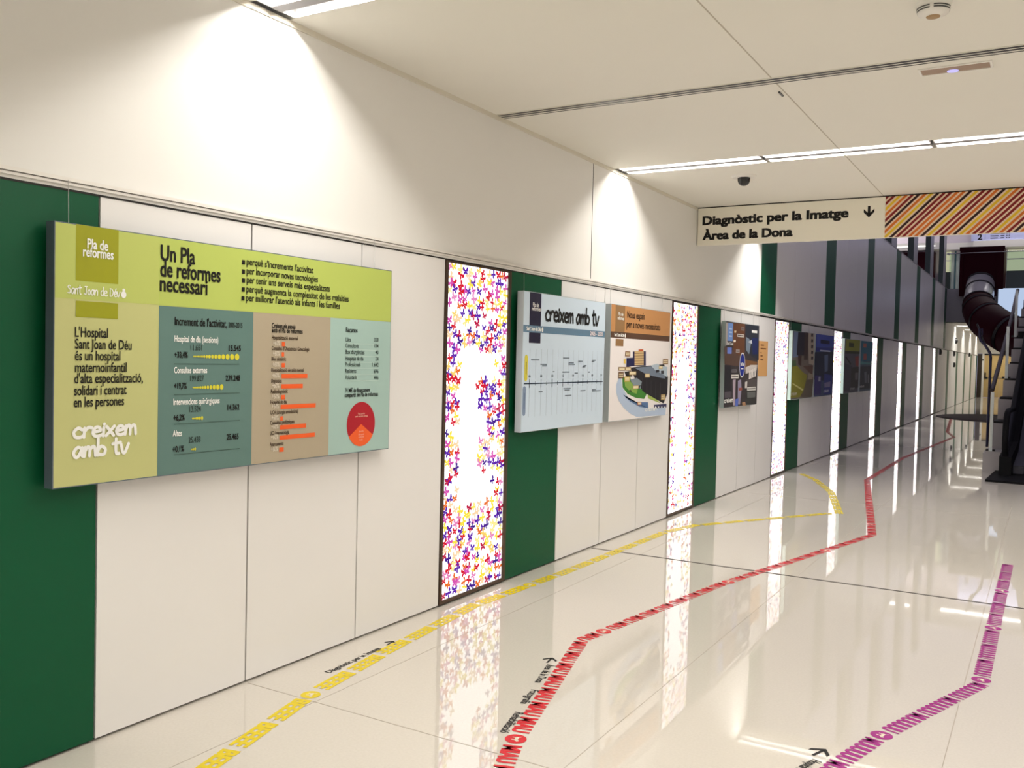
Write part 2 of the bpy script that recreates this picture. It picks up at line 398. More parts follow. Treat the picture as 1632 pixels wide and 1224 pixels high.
# ------------------------------------------------------------------ ceiling lights
M_louvre = mat('white_reflector', (.80, .79, .78, 1), .4)
def strip(x0, x1, yc, label, group, z=ZC, pw=STRIP_W, name='ceiling_light'):
    t = thing(name, ((x0 + x1) / 2, yc, z), label, 'ceiling light', group)
    b = MB(); zt = z + DEPTH
    b.box((x0, yc - SLOT + .001, zt), (x1, yc + SLOT - .001, zt + .012), M_louvre)
    for (a, c) in ((yc - SLOT + .001, yc - SLOT + .006), (yc - .036, yc + .036), (yc + SLOT - .006, yc + SLOT - .001)): b.box((x0, a, z + .0005), (x1, c, zt), M_louvre)
    for (a, c) in ((x0, x0 + .008), (x1 - .008, x1)): b.box((a, yc - SLOT + .006, z + .0005), (c, yc + SLOT - .006, zt), M_louvre)
    b.build('housing', parent=t)
    b = MB(); b.box((x0, yc - .036, z - .001), (x1, yc + .036, z + .0005), mat('divider_shade_grey', (.30, .29, .30, 1), .5)); b.build('divider', parent=t, label='plate under the divider between the tubes, its shade put in as grey')  # plate added under the white divider: its unlit underside painted grey
    for sg in (-1, 1):
        yy = yc + sg * .079
        b = MB(); b.ring([(x0 + .03, yy, zt - .008), (x1 - .03, yy, zt - .008)], .007, M_tube, 10); b.build('tube', parent=t, label='glowing white fluorescent tube')
        ld = bpy.data.lights.new('tube_lamp', 'AREA'); ld.shape = 'RECTANGLE'; ld.size = x1 - x0 - .06; ld.size_y = .016
        ld.energy = pw; ld.color = WARM
        lo = bpy.data.objects.new('tube_lamp', ld); COL.objects.link(lo); lo.parent = t; lo.location = (0, sg * .079, DEPTH - .016)
    return t
ORD = ('first', 'second', 'third', 'fourth', 'fifth')
for r, yc in enumerate(ROW_Y):
    where = ('row behind the viewer', 'row over the green board', 'row before the camera dome', 'row behind the hanging sign')[r]
    for q in range(5):
        strip(.045 + q * 1.225, .045 + (q + 1) * 1.225 - .02, yc, 'twin tube strip light, %s from the wall, %s' % (ORD[q], where), 'recessed ceiling strip lights')
for q, yc in enumerate(FAR_Y):
    for s in range(2):
        strip(.045 + s * 1.225, .045 + (s + 1) * 1.225 - .02, yc, 'strip light in the far corridor ceiling, row %s from the atrium, %s' % (ORD[q], ('at the wall', 'away from the wall')[s]), 'far corridor strip lights', pw=11.5)

# ------------------------------------------------------------------ other things on the ceiling
t = thing('air_diffuser', (3.4, 5.288, ZC), 'long linear air slot of black and cream lines across the ceiling', 'air vent')
b = MB(); b.box((.02, 5.236, ZC - .006), (6.8, 5.340, ZC), M_ceil); b.build('frame', parent=t)
for yy in (5.250, 5.288, 5.326):
    b = MB(); w = .010 if yy < 5.32 else .004; b.box((.025, yy - w, ZC - .008), (6.79, yy + w, ZC - .004), M_black); b.build('slot', parent=t)

t = thing('smoke_detector', (2.77, 4.47, ZC), 'round cream smoke detector with two black slits on the ceiling', 'smoke detector')
b = MB(); b.lathe((2.77, 4.47, ZC), [(.075, 0), (.075, -.012), (.070, -.02), (.070, -.022), (.064, -.05), (.03, -.062)], M_white); BD = b.build('body', parent=t)
b = MB()
for zz, rr in ((-.030, .0688), (-.040, .0668)):
    for k in range(4):
        a0 = k * math.pi / 2 + .12; a1 = (k + 1) * math.pi / 2 - .12; n = 10
        for j in range(n):
            p = [a0 + (a1 - a0) * (j + e) / n for e in (0, 1)]
            b.face([(2.77 + (rr + .0008) * math.cos(p[0]), 4.47 + (rr + .0008) * math.sin(p[0]), ZC + zz - .002), (2.77 + (rr + .0008) * math.cos(p[1]), 4.47 + (rr + .0008) * math.sin(p[1]), ZC + zz - .002),
                    (2.77 + (rr + .0020) * math.cos(p[1]), 4.47 + (rr + .0020) * math.sin(p[1]), ZC + zz + .003), (2.77 + (rr + .0020) * math.cos(p[0]), 4.47 + (rr + .0020) * math.sin(p[0]), ZC + zz + .003)], M_black)
b.build('vent_slits', parent=BD)
b = MB(); b.lathe((2.77, 4.47, ZC - .061), [(.03, 0), (.028, -.004), (.012, -.006)], mat('tan_plastic', rgb(165, 135, 95), .5)); b.build('sensor_cap', parent=BD)

t = thing('emergency_light', (2.775, 5.50, ZC), 'rectangular emergency light with a small bluish lamp set in the ceiling', 'emergency light')
b = MB()
for a, c in (((2.595, 5.435, ZC - .006), (2.955, 5.447, ZC)), ((2.595, 5.553, ZC - .006), (2.955, 5.565, ZC)), ((2.595, 5.447, ZC - .006), (2.607, 5.553, ZC)), ((2.943, 5.447, ZC - .006), (2.955, 5.553, ZC))): b.box(a, c, M_white)
b.build('frame', parent=t)
b = MB(); b.box((2.607, 5.447, ZC - .003), (2.943, 5.553, ZC), mat('smoked_lens', rgb(165, 140, 118), .25)); b.build('lens', parent=t)
b = MB(); b.lathe((2.76, 5.535, ZC - .003), [(.03, 0), (.024, -.003), (.008, -.005)], glow('led_glow', (.55, .5, 1, 1), 1.1), 16); b.build('lamp', parent=t)

t = thing('security_camera', (.925, 7.88, ZC), 'dark dome security camera on a white ceiling plate', 'security camera')
b = MB(); b.lathe((.925, 7.88, ZC), [(.105, 0), (.105, -.012), (.098, -.018), (.055, -.02)], M_white); b.build('plate', parent=t)
b = MB(); b.lathe((.925, 7.88, ZC - .018), [(.054, 0), (.054, -.02), (.050, -.038), (.040, -.055), (.022, -.067), (.004, -.071)], mat('smoked_dome', (.012, .012, .013, 1), .08)); b.build('dome', parent=t)

# ------------------------------------------------------------------ hanging sign
SY = 9.33
t = thing('overhead_sign', (3.0, SY, ZC), 'wide cream overhead sign with black lettering and diagonal stripes under the ceiling', 'sign')
M_sign = mat('cream_sign', rgb(244, 240, 224), .45)
b = MB(); b.box((.014, SY, 2.815), (6.6, SY + .05, ZC - .012), M_sign); b.build('panel', parent=t)
b = MB(); b.box((.014, SY + .005, ZC - .012), (6.6, SY + .045, ZC), M_dark); b.build('top_channel', parent=t)
ss = Sheet((0, SY, 0), (1, 0, 0), (0, 0, 1))
I_blk = ink(16, 14, 12)
b = MB()
def sxy(px, py): p = at(px, py, 'y', SY); return p.x, p.z
x, z = sxy(1120.3, 358.5); x2, _ = sxy(1351.6, 345)
put_text(b, ss, 'Diagnòstic per la Imatge', x, z, .086, I_blk, x2 - x, bold=.055)
b.build('lettering', parent=t); b = MB()
x, z = sxy(1120.3, 382); x2, _ = sxy(1262.4, 374.5)
put_text(b, ss, 'Àrea de la Dona', x, z - .002, .086, I_blk, x2 - x, bold=.055)
b.build('lettering', parent=t)
b = MB(); ax, _ = sxy(1385.3, 330)
rect(b, ss, ax - .012, 3.045, ax + .012, 3.125, I_blk, .002)
poly(b, ss, [(ax, 3.015), (ax + .048, 3.065), (ax + .048, 3.098), (ax, 3.050)], I_blk, .002); poly(b, ss, [(ax, 3.015), (ax, 3.050), (ax - .048, 3.098), (ax - .048, 3.065)], I_blk, .002)
b.build('arrow', parent=t)
b = MB(); z0, z1 = 2.815, ZC - .012; X0 = 1.872; hgt = z1 - z0
rect(b, ss, X0, z0, 6.6, z1, ink(238, 214, 186), .0012)
seq = ['m', 'm', 'y', 'o', 'm', 'k', 'o', 'y', 'k', 'm', 'm', 'o', 'o', 'k', 'y', 'm', 'm', 'o', 'k', 'y', 'o', 'm']
cols = dict(m=ink(128, 22, 26), y=ink(232, 192, 48), o=ink(214, 112, 40), k=ink(44, 14, 20))
pit = .0545; lean = hgt * 1.02
def clip(pts, xl):
    out = []
    for i in range(len(pts)):
        a, c = pts[i], pts[(i + 1) % len(pts)]
        if a[0] >= xl: out.append(a)
        if (a[0] >= xl) != (c[0] >= xl):
            u = (xl - a[0]) / (c[0] - a[0]); out.append((xl, a[1] + (c[1] - a[1]) * u))
    return out
k = 0; x = X0 - lean
while x < 6.55 - lean:
    pts = clip([(x, z0), (x + .032, z0), (x + .032 + lean, z1), (x + lean, z1)], X0)
    if len(pts) > 2: poly(b, ss, pts, cols[seq[k % len(seq)]], .002)
    k += 1; x += pit
b.build('striped_band', parent=t)

# ------------------------------------------------------------------ backlit butterfly panels
BF = [glow('butterfly_%d' % i, rgb(*c), 1.0) for i, c in enumerate([(96, 40, 170), (70, 30, 140), (214, 30, 50), (190, 30, 70), (214, 84, 176), (230, 140, 190), (252, 226, 70), (250, 210, 110), (252, 214, 170), (250, 236, 150), (232, 110, 40)])]
def butterfly(mb, sh, x, y, r, a, m, h):
    c, s = math.cos(a), math.sin(a)
    T = lambda p: sh.P(x + r * (p[0] * c - p[1] * s), y + r * (p[0] * s + p[1] * c), h)
    for sg in (-1, 1):
        mb.face([T((0, .22)), T((sg * .62, .98)), T((sg * 1.05, .72)), T((sg * .85, .05)), T((0, -.05))][::sg], m)
        mb.face([T((0, -.02)), T((sg * .62, -.08)), T((sg * .85, -.5)), T((sg * .5, -.85)), T((0, -.3))][::sg], m)
    mb.face([T((-.09, .4)), T((-.09, -.45)), T((.09, -.45)), T((.09, .4))], m)
LBL = ['tall glowing butterfly panel with a white letter E beside the large green board', 'tall glowing butterfly panel with a white bar, right of the tan board',
       'tall glowing butterfly panel between the orange notice and the dim photo boards', 'tall glowing panel between the blue board and the lime headed board',
       'tall glowing white panel just past the last pair of boards', 'glowing wall panel, third from the far end of the lit row', 'glowing wall panel, last but one before the corridor mouth',
       'narrow glowing wall panel, the last one before the corridor mouth']
for k in range(LIGHT_N):
    y0, y1 = grid(3 + 5 * k), grid(4 + 5 * k); rnd = random.Random(7 + k)
    t = thing('light_panel', (0, (y0 + y1) / 2, 0), LBL[k], 'light panel', 'backlit butterfly panels along the wall')
    b = MB(); fl, fr, zt = .030, .040, ZR - .010
    b.box((-.022, y0 + .003, .012), (.006, y0 + fl, zt), M_bronze); b.box((-.022, y1 - fr, .012), (.006, y1 - .003, zt), M_bronze)
    b.box((-.022, y0 + fl, .012), (.006, y1 - fr, .035), M_bronze); b.box((-.022, y0 + fl, zt - .012), (.006, y1 - fr, zt), M_bronze)
    b.build('frame', parent=t)
    b = MB(); b.box((-.020, y0 + fl, .035), (-.004, y1 - fr, zt - .012), M_lit); DF = b.build('diffuser', parent=t, label='glowing white diffuser')
    sh = Sheet((-.004, 0, 0), (0, 1, 0), (0, 0, 1)); b = MB()
    ya, yb, za, zb = y0 + fl + .028, y1 - fr - .028, .065, zt - .04
    def blank(u, w, k=k, y0=y0):
        u -= y0
        if k == 0:
            return .195 < u < .405 and .61 < w < 1.63 or .195 < u < .62 and (.61 < w < .815 or 1.43 < w < 1.63) or .195 < u < .545 and 1.035 < w < 1.215
        if k == 1: return .22 < u < .50 and .3 < w < 1.58
        return .20 < u < .58 and .3 < w < 1.55
    cw, ch = .056, .047; nx = int((yb - ya) / cw); nz_ = int((zb - za) / ch)
    for i in range(nx + 1):
        for j in range(nz_ + 1):
            u = ya + (yb - ya) * i / nx + rnd.uniform(-.016, .016); w = za + (zb - za) * j / nz_ + rnd.uniform(-.014, .014)
            if rnd.random() < (.15, .22, .3, .45, .55, .6, .6, .6)[k]: continue
            if blank(u, w): continue
            if k and w < 1.6 and rnd.random() < .25: continue
            u = min(max(u, ya), yb)
            butterfly(b, sh, u, w, rnd.uniform(.025, .034) * (1 if k == 0 else .85), rnd.uniform(-1.0, 1.0), BF[rnd.choice((0, 0, 1, 2, 2, 3, 4, 4, 5, 6, 6, 7, 8, 9, 10))], .0008 + .0002 * rnd.random())
    b.build('butterfly_print', parent=DF)

# ------------------------------------------------------------------ boards on the wall
XF = .08
WS = Sheet((XF, 0, 0), (0, 1, 0), (0, 0, 1))
def W(px, py): p = at(px, py, 'x', XF); return (p.y, p.z)
def Z(ox, oy, k):                                    # coordinates of an enlarged detail of the board
    return lambda a, c: W(ox + a / k, oy + c / k)
def wtext(b, txt, L, R, cap, m, bold=.0, h=.003, shear=0, dz=0):
    put_text(b, WS, txt, L[0], (L[1] + R[1]) / 2 + dz, cap * 1.05, m, R[0] - L[0], bold + .006, h, shear)
def wrect(b, A, B, m, h=.001): rect(b, WS, min(A[0], B[0]), min(A[1], B[1]), max(A[0], B[0]), max(A[1], B[1]), m, h)
M_side = mat('grey_board_edge', rgb(96, 108, 120), .35, .2)
M_side2 = mat('pale_board_edge', rgb(176, 186, 190), .35)
M_wire = mat('steel_wire', (.5, .5, .48, 1), .4, .8)
def board(y0, y1, label, name='display_board', side=M_side2, face=(200, 200, 200), wires=True, z0=1.06, z1=2.06):
    t = thing(name, (XF, (y0 + y1) / 2, z0), label, 'display board')
    b = MB(); b.box((.03, y0, z0), (XF, y1, z1), side); b.build('panel', parent=t)
    b = MB(); wrect(b, (y0 + .004, z0 + .004), (y1 - .004, z1 - .004), ink(*face), .0004); t['_sheet'] = 1
    if wires:
        w = MB()
        for yy in (y0 + .09, y1 - .09): w.ring([(.034, yy, z1 - .01), (.030, yy, z1), (.026, yy, ZR + .03)], .0012, M_wire, 6)
        w.build('hanging_wires', parent=t)
    return t, b
I_w = ink(240, 240, 236)

# --- large green board
Y0, Y1 = 2.05, 4.06
t, b = board(Y0, Y1, 'largest board, lime green with a hospital reform plan, charts and bullet list', side=M_side, face=(192, 193, 130))
e = .004
def col(px, py): return W(px, py)[0]
band_z = W(350, 491)[1]
c1, c2, c3 = col(252, 600), col(402, 600), col(525, 600)
wrect(b, (Y0 + e, W(86, 474)[1]), (c1, 2.056), ink(184, 195, 104)); wrect(b, (c1, W(254, 486.5)[1]), (Y1 - e, 2.056), ink(180, 195, 98))
zb = W(254, 487)[1]
wrect(b, (c1, 1.064), (c2, zb), ink(96, 126, 120)); wrect(b, (c2, 1.064), (c3, zb), ink(174, 161, 138)); wrect(b, (c3, 1.064), (Y1 - e, zb), ink(164, 192, 184))
ol = ink(152, 154, 24)
wrect(b, W(121, 357), W(188, 453), ol, .0016); wrect(b, W(120.5, 479), W(187.5, 508.5), ol, .0016)
b.build('printed_face', parent=t)
b = MB(); wtext(b, 'Pla de', W(138.5, 396), W(171.5, 399.5), .036, I_w, .012); wtext(b, 'reformes', W(131.6, 409), W(180, 413), .036, I_w, .012); b.build('tab_lettering', parent=t); b = MB()
script(b, WS, 'Sant Joan de Déu', W(106.6, 467)[0], W(106.6, 467)[1], .020, W(191, 470)[0] - W(106.6, 467)[0], I_w, .0038, .003)
u, v = W(196.5, 468); disc(b, WS, u, v - .004, .012, .014, I_w, .003); disc(b, WS, u, v + .014, .006, .006, I_w, .003); b.build('white_lettering', parent=t)
b = MB()
for txt, L, R in (('Un Pla', (255.6, 415), (310, 421)), ('de reformes', (255, 440), (350.5, 450)), ('necessari', (254.4, 463.5), (329.6, 470))): wtext(b, txt, W(*L), W(*R), .062, I_blk, .016)
b.build('heading', parent=t)
b = MB()
for txt, L, R in (("perquè s'incrementa l'activitat", (392.5, 422), (498.6, 435.5)), ('per incorporar noves tecnologies', (392.5, 437), (506, 449.5)), ('per tenir uns serveis més especialitzats', (392.5, 451), (525, 464.5)),
                  ('perquè augmenta la complexitat de les malalties', (392, 465.5), (555, 481)), ("per millorar l'atenció als infants i les famílies", (391.5, 479.5), (541, 492))):
    wtext(b, txt, W(*L), W(*R), .030, I_blk, .010)
    u, v = W(L[0] - 5, L[1] - 4); wrect(b, (u - .009, v - .010), (u + .009, v + .010), I_blk, .003)
b.build('bullet_list', parent=t)
b = MB()
for txt, L, R in (("L'Hospital", (119, 538), (171.5, 537)), ('Sant Joan de Déu', (119, 557), (209, 556)), ('és un hospital', (119, 575), (191, 574)), ('maternoinfantil', (119, 593.3), (201, 592.5)),
                  ("d'alta especialització,", (118, 611), (227, 609)), ('solidari i centrat', (117.6, 630), (201, 628)), ('en les persones', (117, 648.7), (197, 646))): wtext(b, txt, W(*L), W(*R), .036, I_blk, .008)
b.build('body_text', parent=t)
b = MB(); A = W(115, 698); B = W(217, 691); script(b, WS, 'creixem', A[0], A[1], .036, B[0] - A[0], I_w, .013, .003)
b.build('script_slogan', parent=t); b = MB(); A = W(115, 729); B = W(206, 722); script(b, WS, 'amb tu', A[0], A[1], .036, B[0] - A[0], I_w, .013, .003); b.build('script_slogan', parent=t)
g = Z(240, 480, 4.533); I_y = ink(214, 206, 56)
b = MB(); wtext(b, "Increment de l'activitat,", g(172, 172), g(548, 190), .033, I_blk, .012); wtext(b, '2005-2015', g(560, 190), g(660, 193), .022, I_blk, .008)
b.build('chart_heading', parent=t)
rows = [('Hospital de dia (sessions)', (170, 293, 485, 300), '11.651', (287, 355, 368, 357), '15.545', (563, 360, 648, 360), '+33,4%', (170, 408, 265, 408), 16, (305, 640, 401), 453),
        ('Consultes externes', (167, 517, 405, 521), '199.827', (283, 577, 382, 577), '239.248', (540, 575, 643, 574), '+19,7%', (167, 632, 258, 632), 13, (300, 525, 622), 676),
        ('Intervencions quirúrgiques', (162, 745, 495, 740), '13.524', (278, 800, 360, 798), '14.362', (552, 787, 638, 783), '+6,2%', (163, 862, 243, 860), 7, (295, 378, 846), 890),
        ('Altes', (157, 975, 222, 975), '25.433', (272, 1022, 357, 1018), '25.465', (547, 1000, 632, 995), '+0,1%', (157, 1090, 238, 1085), 4, (290, 325, 1069), 1110)]
I_t = ink(40, 52, 46)
for ti, a, n1, p1, n2, p2, pc, p3, nd, (dx0, dx1, dy), ly in rows:
    b = MB(); d = MB()
    wtext(b, ti, g(*a[:2]), g(*a[2:]), .025, I_w, .012); wtext(b, n1, g(*p1[:2]), g(*p1[2:]), .024, I_t); wtext(b, n2, g(*p2[:2]), g(*p2[2:]), .024, I_blk, .02); wtext(b, pc, g(*p3[:2]), g(*p3[2:]), .024, I_blk, .02)
    rb = .004 + .00066 * nd; rr = [.0035 + (rb - .0035) * (q / max(1, nd - 1)) ** 1.6 for q in range(nd)]
    A = g(dx0, dy); B = g(dx1, dy); span = sum(2.25 * r for r in rr); x = A[0]; kk = (B[0] - A[0]) / span
    for q, r in enumerate(rr): x += 1.125 * r * kk; disc(d, WS, x, (A[1] + B[1]) / 2, min(r, .98 * r * kk), r, I_y, .003, 16); x += 1.125 * r * kk
    A = g(165, ly); B = g(640, ly); rect(d, WS, A[0], A[1] - .0012, B[0], A[1] + .0012, ink(60, 84, 74), .003); b.build('statistics_row', parent=t); d.build('dot_chart', parent=t)
g = Z(400, 480, 4.533); b = MB(); I_o = ink(236, 96, 42)
wtext(b, 'Creixen els espais', g(148, 195), g(318, 198), .022, I_blk, .014); wtext(b, 'amb el Pla de reformes', g(147, 226), g(370, 234), .022, I_blk, .014)
bars = [('Hospitalització maternal', 278, 335, 310, 220, 242), ("Consultes d'Obstetrícia i Ginecologia", 356, 418, 384, 219, 236), ('Bloc obstètric', 430, 250, 463, 218, 242), ('Hospitalització de salut mental', 510, 378, 542, 217, 404), ('Urgències', 588, 218, 616, 215, 371),
        ('Radiodiagnòstic', 664, 263, 694, 214, 243), ('Hospital de dia', 740, 255, 764, 211, 464), ('UCA (cirurgia ambulatòria)', 812, 337, 848, 208, 228), ('Consultes pediàtriques', 886, 310, 912, 206, 395), ('UCI i neonatologia', 962, 273, 986, 204, 458), ('Aparcaments', 1043, 231, 1074, 201, 233)]
for n, (tx, ty, xr, by, bx0, bx1) in enumerate(bars):
    xl = 148 - n * 1.5; wtext(b, tx, g(xl, ty), g(xr, ty + 1), .018, ink(70, 52, 36), .008)
    wtext(b, '+60%', g(xl + 8, by + 10), g(xl + 58, by + 10), .022, ink(214, 204, 186), .01)
    q = MB(); A = g(bx0, by); B = g(bx1, by); rect(q, WS, A[0], A[1] - .0105, B[0], A[1] + .0105, I_o, .003); q.build('chart_bar', parent=t)
b.build('chart_captions', parent=t)
b = MB(); wtext(b, 'Recursos', g(684, 224), g(766, 226), .024, I_blk, .014)
for n, (a, c, y) in enumerate((('Llits', '320', 292), ('Consultoris', '134', 336), ("Box d'urgències", '40', 382), ('Hospitals de dia', '24', 428), ('Professionals', '1.642', 472), ('Residents', '696', 518), ('Voluntaris', '446', 564))):
    A = g(682 - n * .8, y); wtext(b, a, A, g((718, 775, 817, 810, 788, 757, 760)[n], y), .021, I_t, .004)
    put_text(b, WS, c, g(918, y)[0], g(918, y + 1)[1], .021, I_t, None, .01, .003, align='R')
    A = g(680, y + 13); B = g(918, y + 13); rect(b, WS, A[0], A[1] - .001, B[0], A[1] + .001, ink(196, 214, 204), .003)
wtext(b, '74 M€ de finançament', g(676, 660), g(858, 655), .022, I_blk, .014); wtext(b, 'compartit del Pla de reformes', g(674, 694), g(914, 684), .022, I_blk, .014)
b.build('resource_table', parent=t)
b = MB(); u0 = g(690, 885)[0]; u1 = g(893, 880)[0]; cu = (u0 + u1) / 2; v1 = g(795, 727)[1]; v0 = g(790, 1047)[1]; cv = (v0 + v1) / 2; rx, ry = (u1 - u0) / 2, (v1 - v0) / 2
disc(b, WS, cu, cv, rx, ry, ink(170, 26, 40), .002, 48)
poly(b, WS, [(cu, cv)] + [(cu + rx * math.cos(a), cv + ry * math.sin(a)) for a in [math.radians(212 + k * (328 - 212) / 20) for k in range(21)]], ink(236, 96, 42), .003)
for tx, y, w in (('Fet i previst', 818, 70), ('amb recursos propis', 836, 130), ('Aportació', 945, 48), ('del servei', 967, 56), ('català de', 985, 54), ('la salut', 1005, 36)):
    A = g(795, y); put_text(b, WS, tx, cu, A[1], .010, ink(240, 190, 170), w / 4.533 * .0036, .004, .004, align='C')
b.build('pie_chart', parent=t)

# --- timeline board
g = Z(810, 450, 4.897)
t, b = board(5.55, 6.92, 'pale blue timeline board with a navy tab beside the tan board', face=(204, 220, 234))
nv = ink(28, 24, 52); bl = ink(98, 128, 152)
zt1, zb1 = g(440, 350)[1], g(440, 408)[1]
wrect(b, g(172, 82), g(250, 470), nv, .0008); wrect(b, (g(250, 470)[0] - 0, g(205, 474)[1]), (g(160, 474)[0], 2.056), nv, .0010)
rect(b, WS, 5.554, W(835, 529)[1], 6.916, W(835, 517.5)[1], bl, .0014)
b.build('printed_face', parent=t)
b = MB(); wtext(b, 'Pla de', g(190, 190), g(236, 193), .028, I_w, .01); wtext(b, 'reformes', g(182, 218), g(250, 226), .028, I_w, .01); b.build('tab_lettering', parent=t); b = MB()
script(b, WS, 'Sant Joan de Déu', g(140, 372)[0], g(140, 372)[1], .016, g(255, 380)[0] - g(140, 372)[0], I_w, .005, .003); u, v = g(265, 370); disc(b, WS, u, v, .012, .018, I_w, .003)
wtext(b, '2005 - 2020', g(637, 412), g(735, 420), .030, ink(240, 225, 225), .016); b.build('white_lettering', parent=t)
b = MB(); A = g(287, 295); B = g(706, 335); script(b, WS, 'creixem amb tu', A[0], (A[1] + B[1]) / 2, .068, B[0] - A[0], I_blk, .021, .003); b.build('script_slogan', parent=t)
b = MB(); A = g(120, 790); B = g(735, 775); zl = (A[1] + B[1]) / 2; I_s = ink(52, 68, 88); I_g = ink(160, 172, 182)
rect(b, WS, A[0], zl - .004, B[0], zl + .004, I_s, .003)
for k in range(15):
    x = g(163, 780)[0] + k * (g(722, 780)[0] - g(163, 780)[0]) / 14
    hh = .030 if k % 2 == 0 else .016; rect(b, WS, x - .003, zl - hh, x + .003, zl + hh, I_s, .003)
    if k % 2 == 0: put_text(b, WS, '%02d' % (6 + k), x, zl + .045, .016, I_s, .03, .01, .003, align='C')
    rect(b, WS, x - .0012, zl + .03, x + .0012, zl + .25, I_g, .0026); rect(b, WS, x - .0012, zl - .24, x + .0012, zl - .03, I_g, .0026)
for a, y, w in ((175, 604, 65), (248, 640, 52), (262, 652, 36), (345, 697, 14), (425, 590, 50), (470, 628, 40), (470, 640, 48), (420, 700, 55), (515, 708, 25), (545, 616, 34), (585, 650, 22), (578, 660, 22), (655, 608, 26), (648, 618, 22), (620, 700, 14), (235, 854, 30), (428, 830, 56), (436, 842, 42), (440, 884, 50), (560, 846, 40), (650, 838, 30), (652, 848, 66)):
    A = g(a, y); B = g(a + w, y); rect(b, WS, A[0], A[1] - .0035, B[0], A[1] + .0035, ink(96, 108, 120), .003)
b.build('timeline_chart', parent=t)
def pill(a, y0, y1, c, nm):
    b = MB(); A = g(a, y0); B = g(a, y1); r = .022; u = A[0]
    pts = [(u + r * math.cos(q), A[1] - r + r * math.sin(q)) for q in [math.pi * k / 8 for k in range(9)]] + [(u + r * math.cos(q), B[1] + r + r * math.sin(q)) for q in [math.pi + math.pi * k / 8 for k in range(9)]]
    poly(b, WS, pts, ink(*c), .002); rect(b, WS, u - .004, B[1] + .05, u + .004, A[1] - .05, ink(110, 104, 70) if c[0] > 180 else ink(80, 96, 124), .003); b.build(nm, parent=t)
pill(140, 565, 772, (214, 202, 72), 'yellow_tab'); pill(125, 810, 1042, (128, 146, 172), 'blue_tab')

# --- tan board with the drawing of the building
t, b = board(7.033, 8.425, 'tan headed board with a drawing of the hospital building on white', face=(234, 228, 226))
tn = ink(190, 138, 88); br = ink(92, 66, 50); ot = ink(146, 112, 74)
zA, zB = W(977, 528.3)[1], W(977, 538)[1]
rect(b, WS, 7.037, zA, 8.421, 2.056, tn, .0008); rect(b, WS, 7.037, zB, 8.421, zA, br, .001)
wrect(b, (g(838, 195)[0], zA), (g(912, 195)[0], 2.056), ot, .0012); wrect(b, g(838, 440), g(897, 500), ot, .0012); b.build('printed_face', parent=t)
b = MB(); wtext(b, 'Pla de', g(858, 258), g(895, 262), .028, I_w, .01); wtext(b, 'reformes', g(852, 290), g(902, 296), .028, I_w, .01); b.build('tab_lettering', parent=t); b = MB()
script(b, WS, 'Sant Joan de Déu', g(826, 412)[0], zB + .014, .015, g(905, 412)[0] - g(826, 412)[0], I_w, .005, .003); u, v = g(911, 410); disc(b, WS, u, zB + .024, .012, .018, I_w, .003); b.build('white_lettering', parent=t)
b = MB(); wtext(b, 'Nous espais', g(926, 274), g(1063, 292), .058, ink(50, 34, 24), .006); wtext(b, 'per a noves necessitats', g(921, 352), g(1184, 374), .058, ink(50, 34, 24), .006); b.build('heading', parent=t)
b = MB()
def gp(pts, c, h): poly(b, WS, [g(*p) for p in pts], ink(*c), h)
gp([(862, 745), (842, 800), (842, 860), (860, 920), (900, 980), (950, 1025), (1000, 1050), (1225, 1035), (1232, 960), (1100, 985), (1000, 950), (930, 890), (890, 820), (880, 750)], (176, 192, 214), .0012)
gp([(895, 875), (920, 905), (1000, 935), (1090, 935), (1092, 985), (1020, 970), (950, 930)], (88, 116, 158), .0016)
gp([(890, 740), (892, 820), (930, 870), (990, 900), (1060, 910), (1085, 860), (1050, 815), (960, 790), (950, 735)], (66, 128, 52), .0016)
gp([(905, 745), (910, 810), (945, 850), (1000, 870), (1010, 830), (960, 780)], (132, 164, 78), .0019)
gp([(1030, 820), (1085, 850), (1090, 905), (1190, 945), (1130, 890), (1060, 830)], (158, 178, 88), .0020)
gp([(972, 540), (1072, 538), (1072, 650), (960, 655), (920, 665), (922, 590), (972, 588)], (36, 38, 78), .0020)
gp([(984, 538), (1056, 535), (1056, 645), (984, 648)], (206, 178, 128), .0024)
for k in range(5): gp([(984, 552 + k * 20), (1056, 549 + k * 20), (1056, 555 + k * 20), (984, 558 + k * 20)], (150, 116, 84), .0027)
gp([(1015, 524), (1052, 522), (1052, 538), (1015, 540)], (190, 92, 50), .0027)
gp([(950, 665), (1100, 650), (1215, 640), (1245, 740), (1240, 870), (1210, 945), (1060, 860), (1000, 780)], (36, 34, 38), .0026)
gp([(985, 668), (1110, 655), (1232, 700), (1220, 752), (1080, 720)], (112, 124, 140), .0029)
gp([(1110, 650), (1160, 635), (1180, 650), (1240, 660), (1238, 740), (1210, 720), (1150, 690)], (176, 192, 204), .0032)
gp([(1150, 685), (1175, 680), (1178, 700), (1152, 705)], (50, 50, 56), .0034); gp([(1188, 690), (1212, 688), (1212, 715), (1190, 712)], (50, 50, 56), .0034)
for k in range(5): gp([(1040 + k * 36, 745 + k * 9), (1044 + k * 36, 746 + k * 9), (1048 + k * 34, 850 + k * 17), (1042 + k * 34, 848 + k * 17)], (58, 56, 60), .0032)
gp([(948, 760), (1000, 745), (1040, 775), (1030, 830), (985, 820)], (126, 138, 146), .0032); gp([(985, 822), (1032, 800), (1020, 832)], (58, 60, 66), .0034)
gp([(905, 700), (955, 690), (965, 735), (920, 735)], (40, 36, 34), .0029); gp([(935, 845), (955, 838), (965, 858)], (50, 60, 40), .0026)
gp([(898, 600), (915, 598), (915, 635), (900, 632)], (222, 190, 96), .003)
b.build('building_drawing', parent=t)
b = MB()
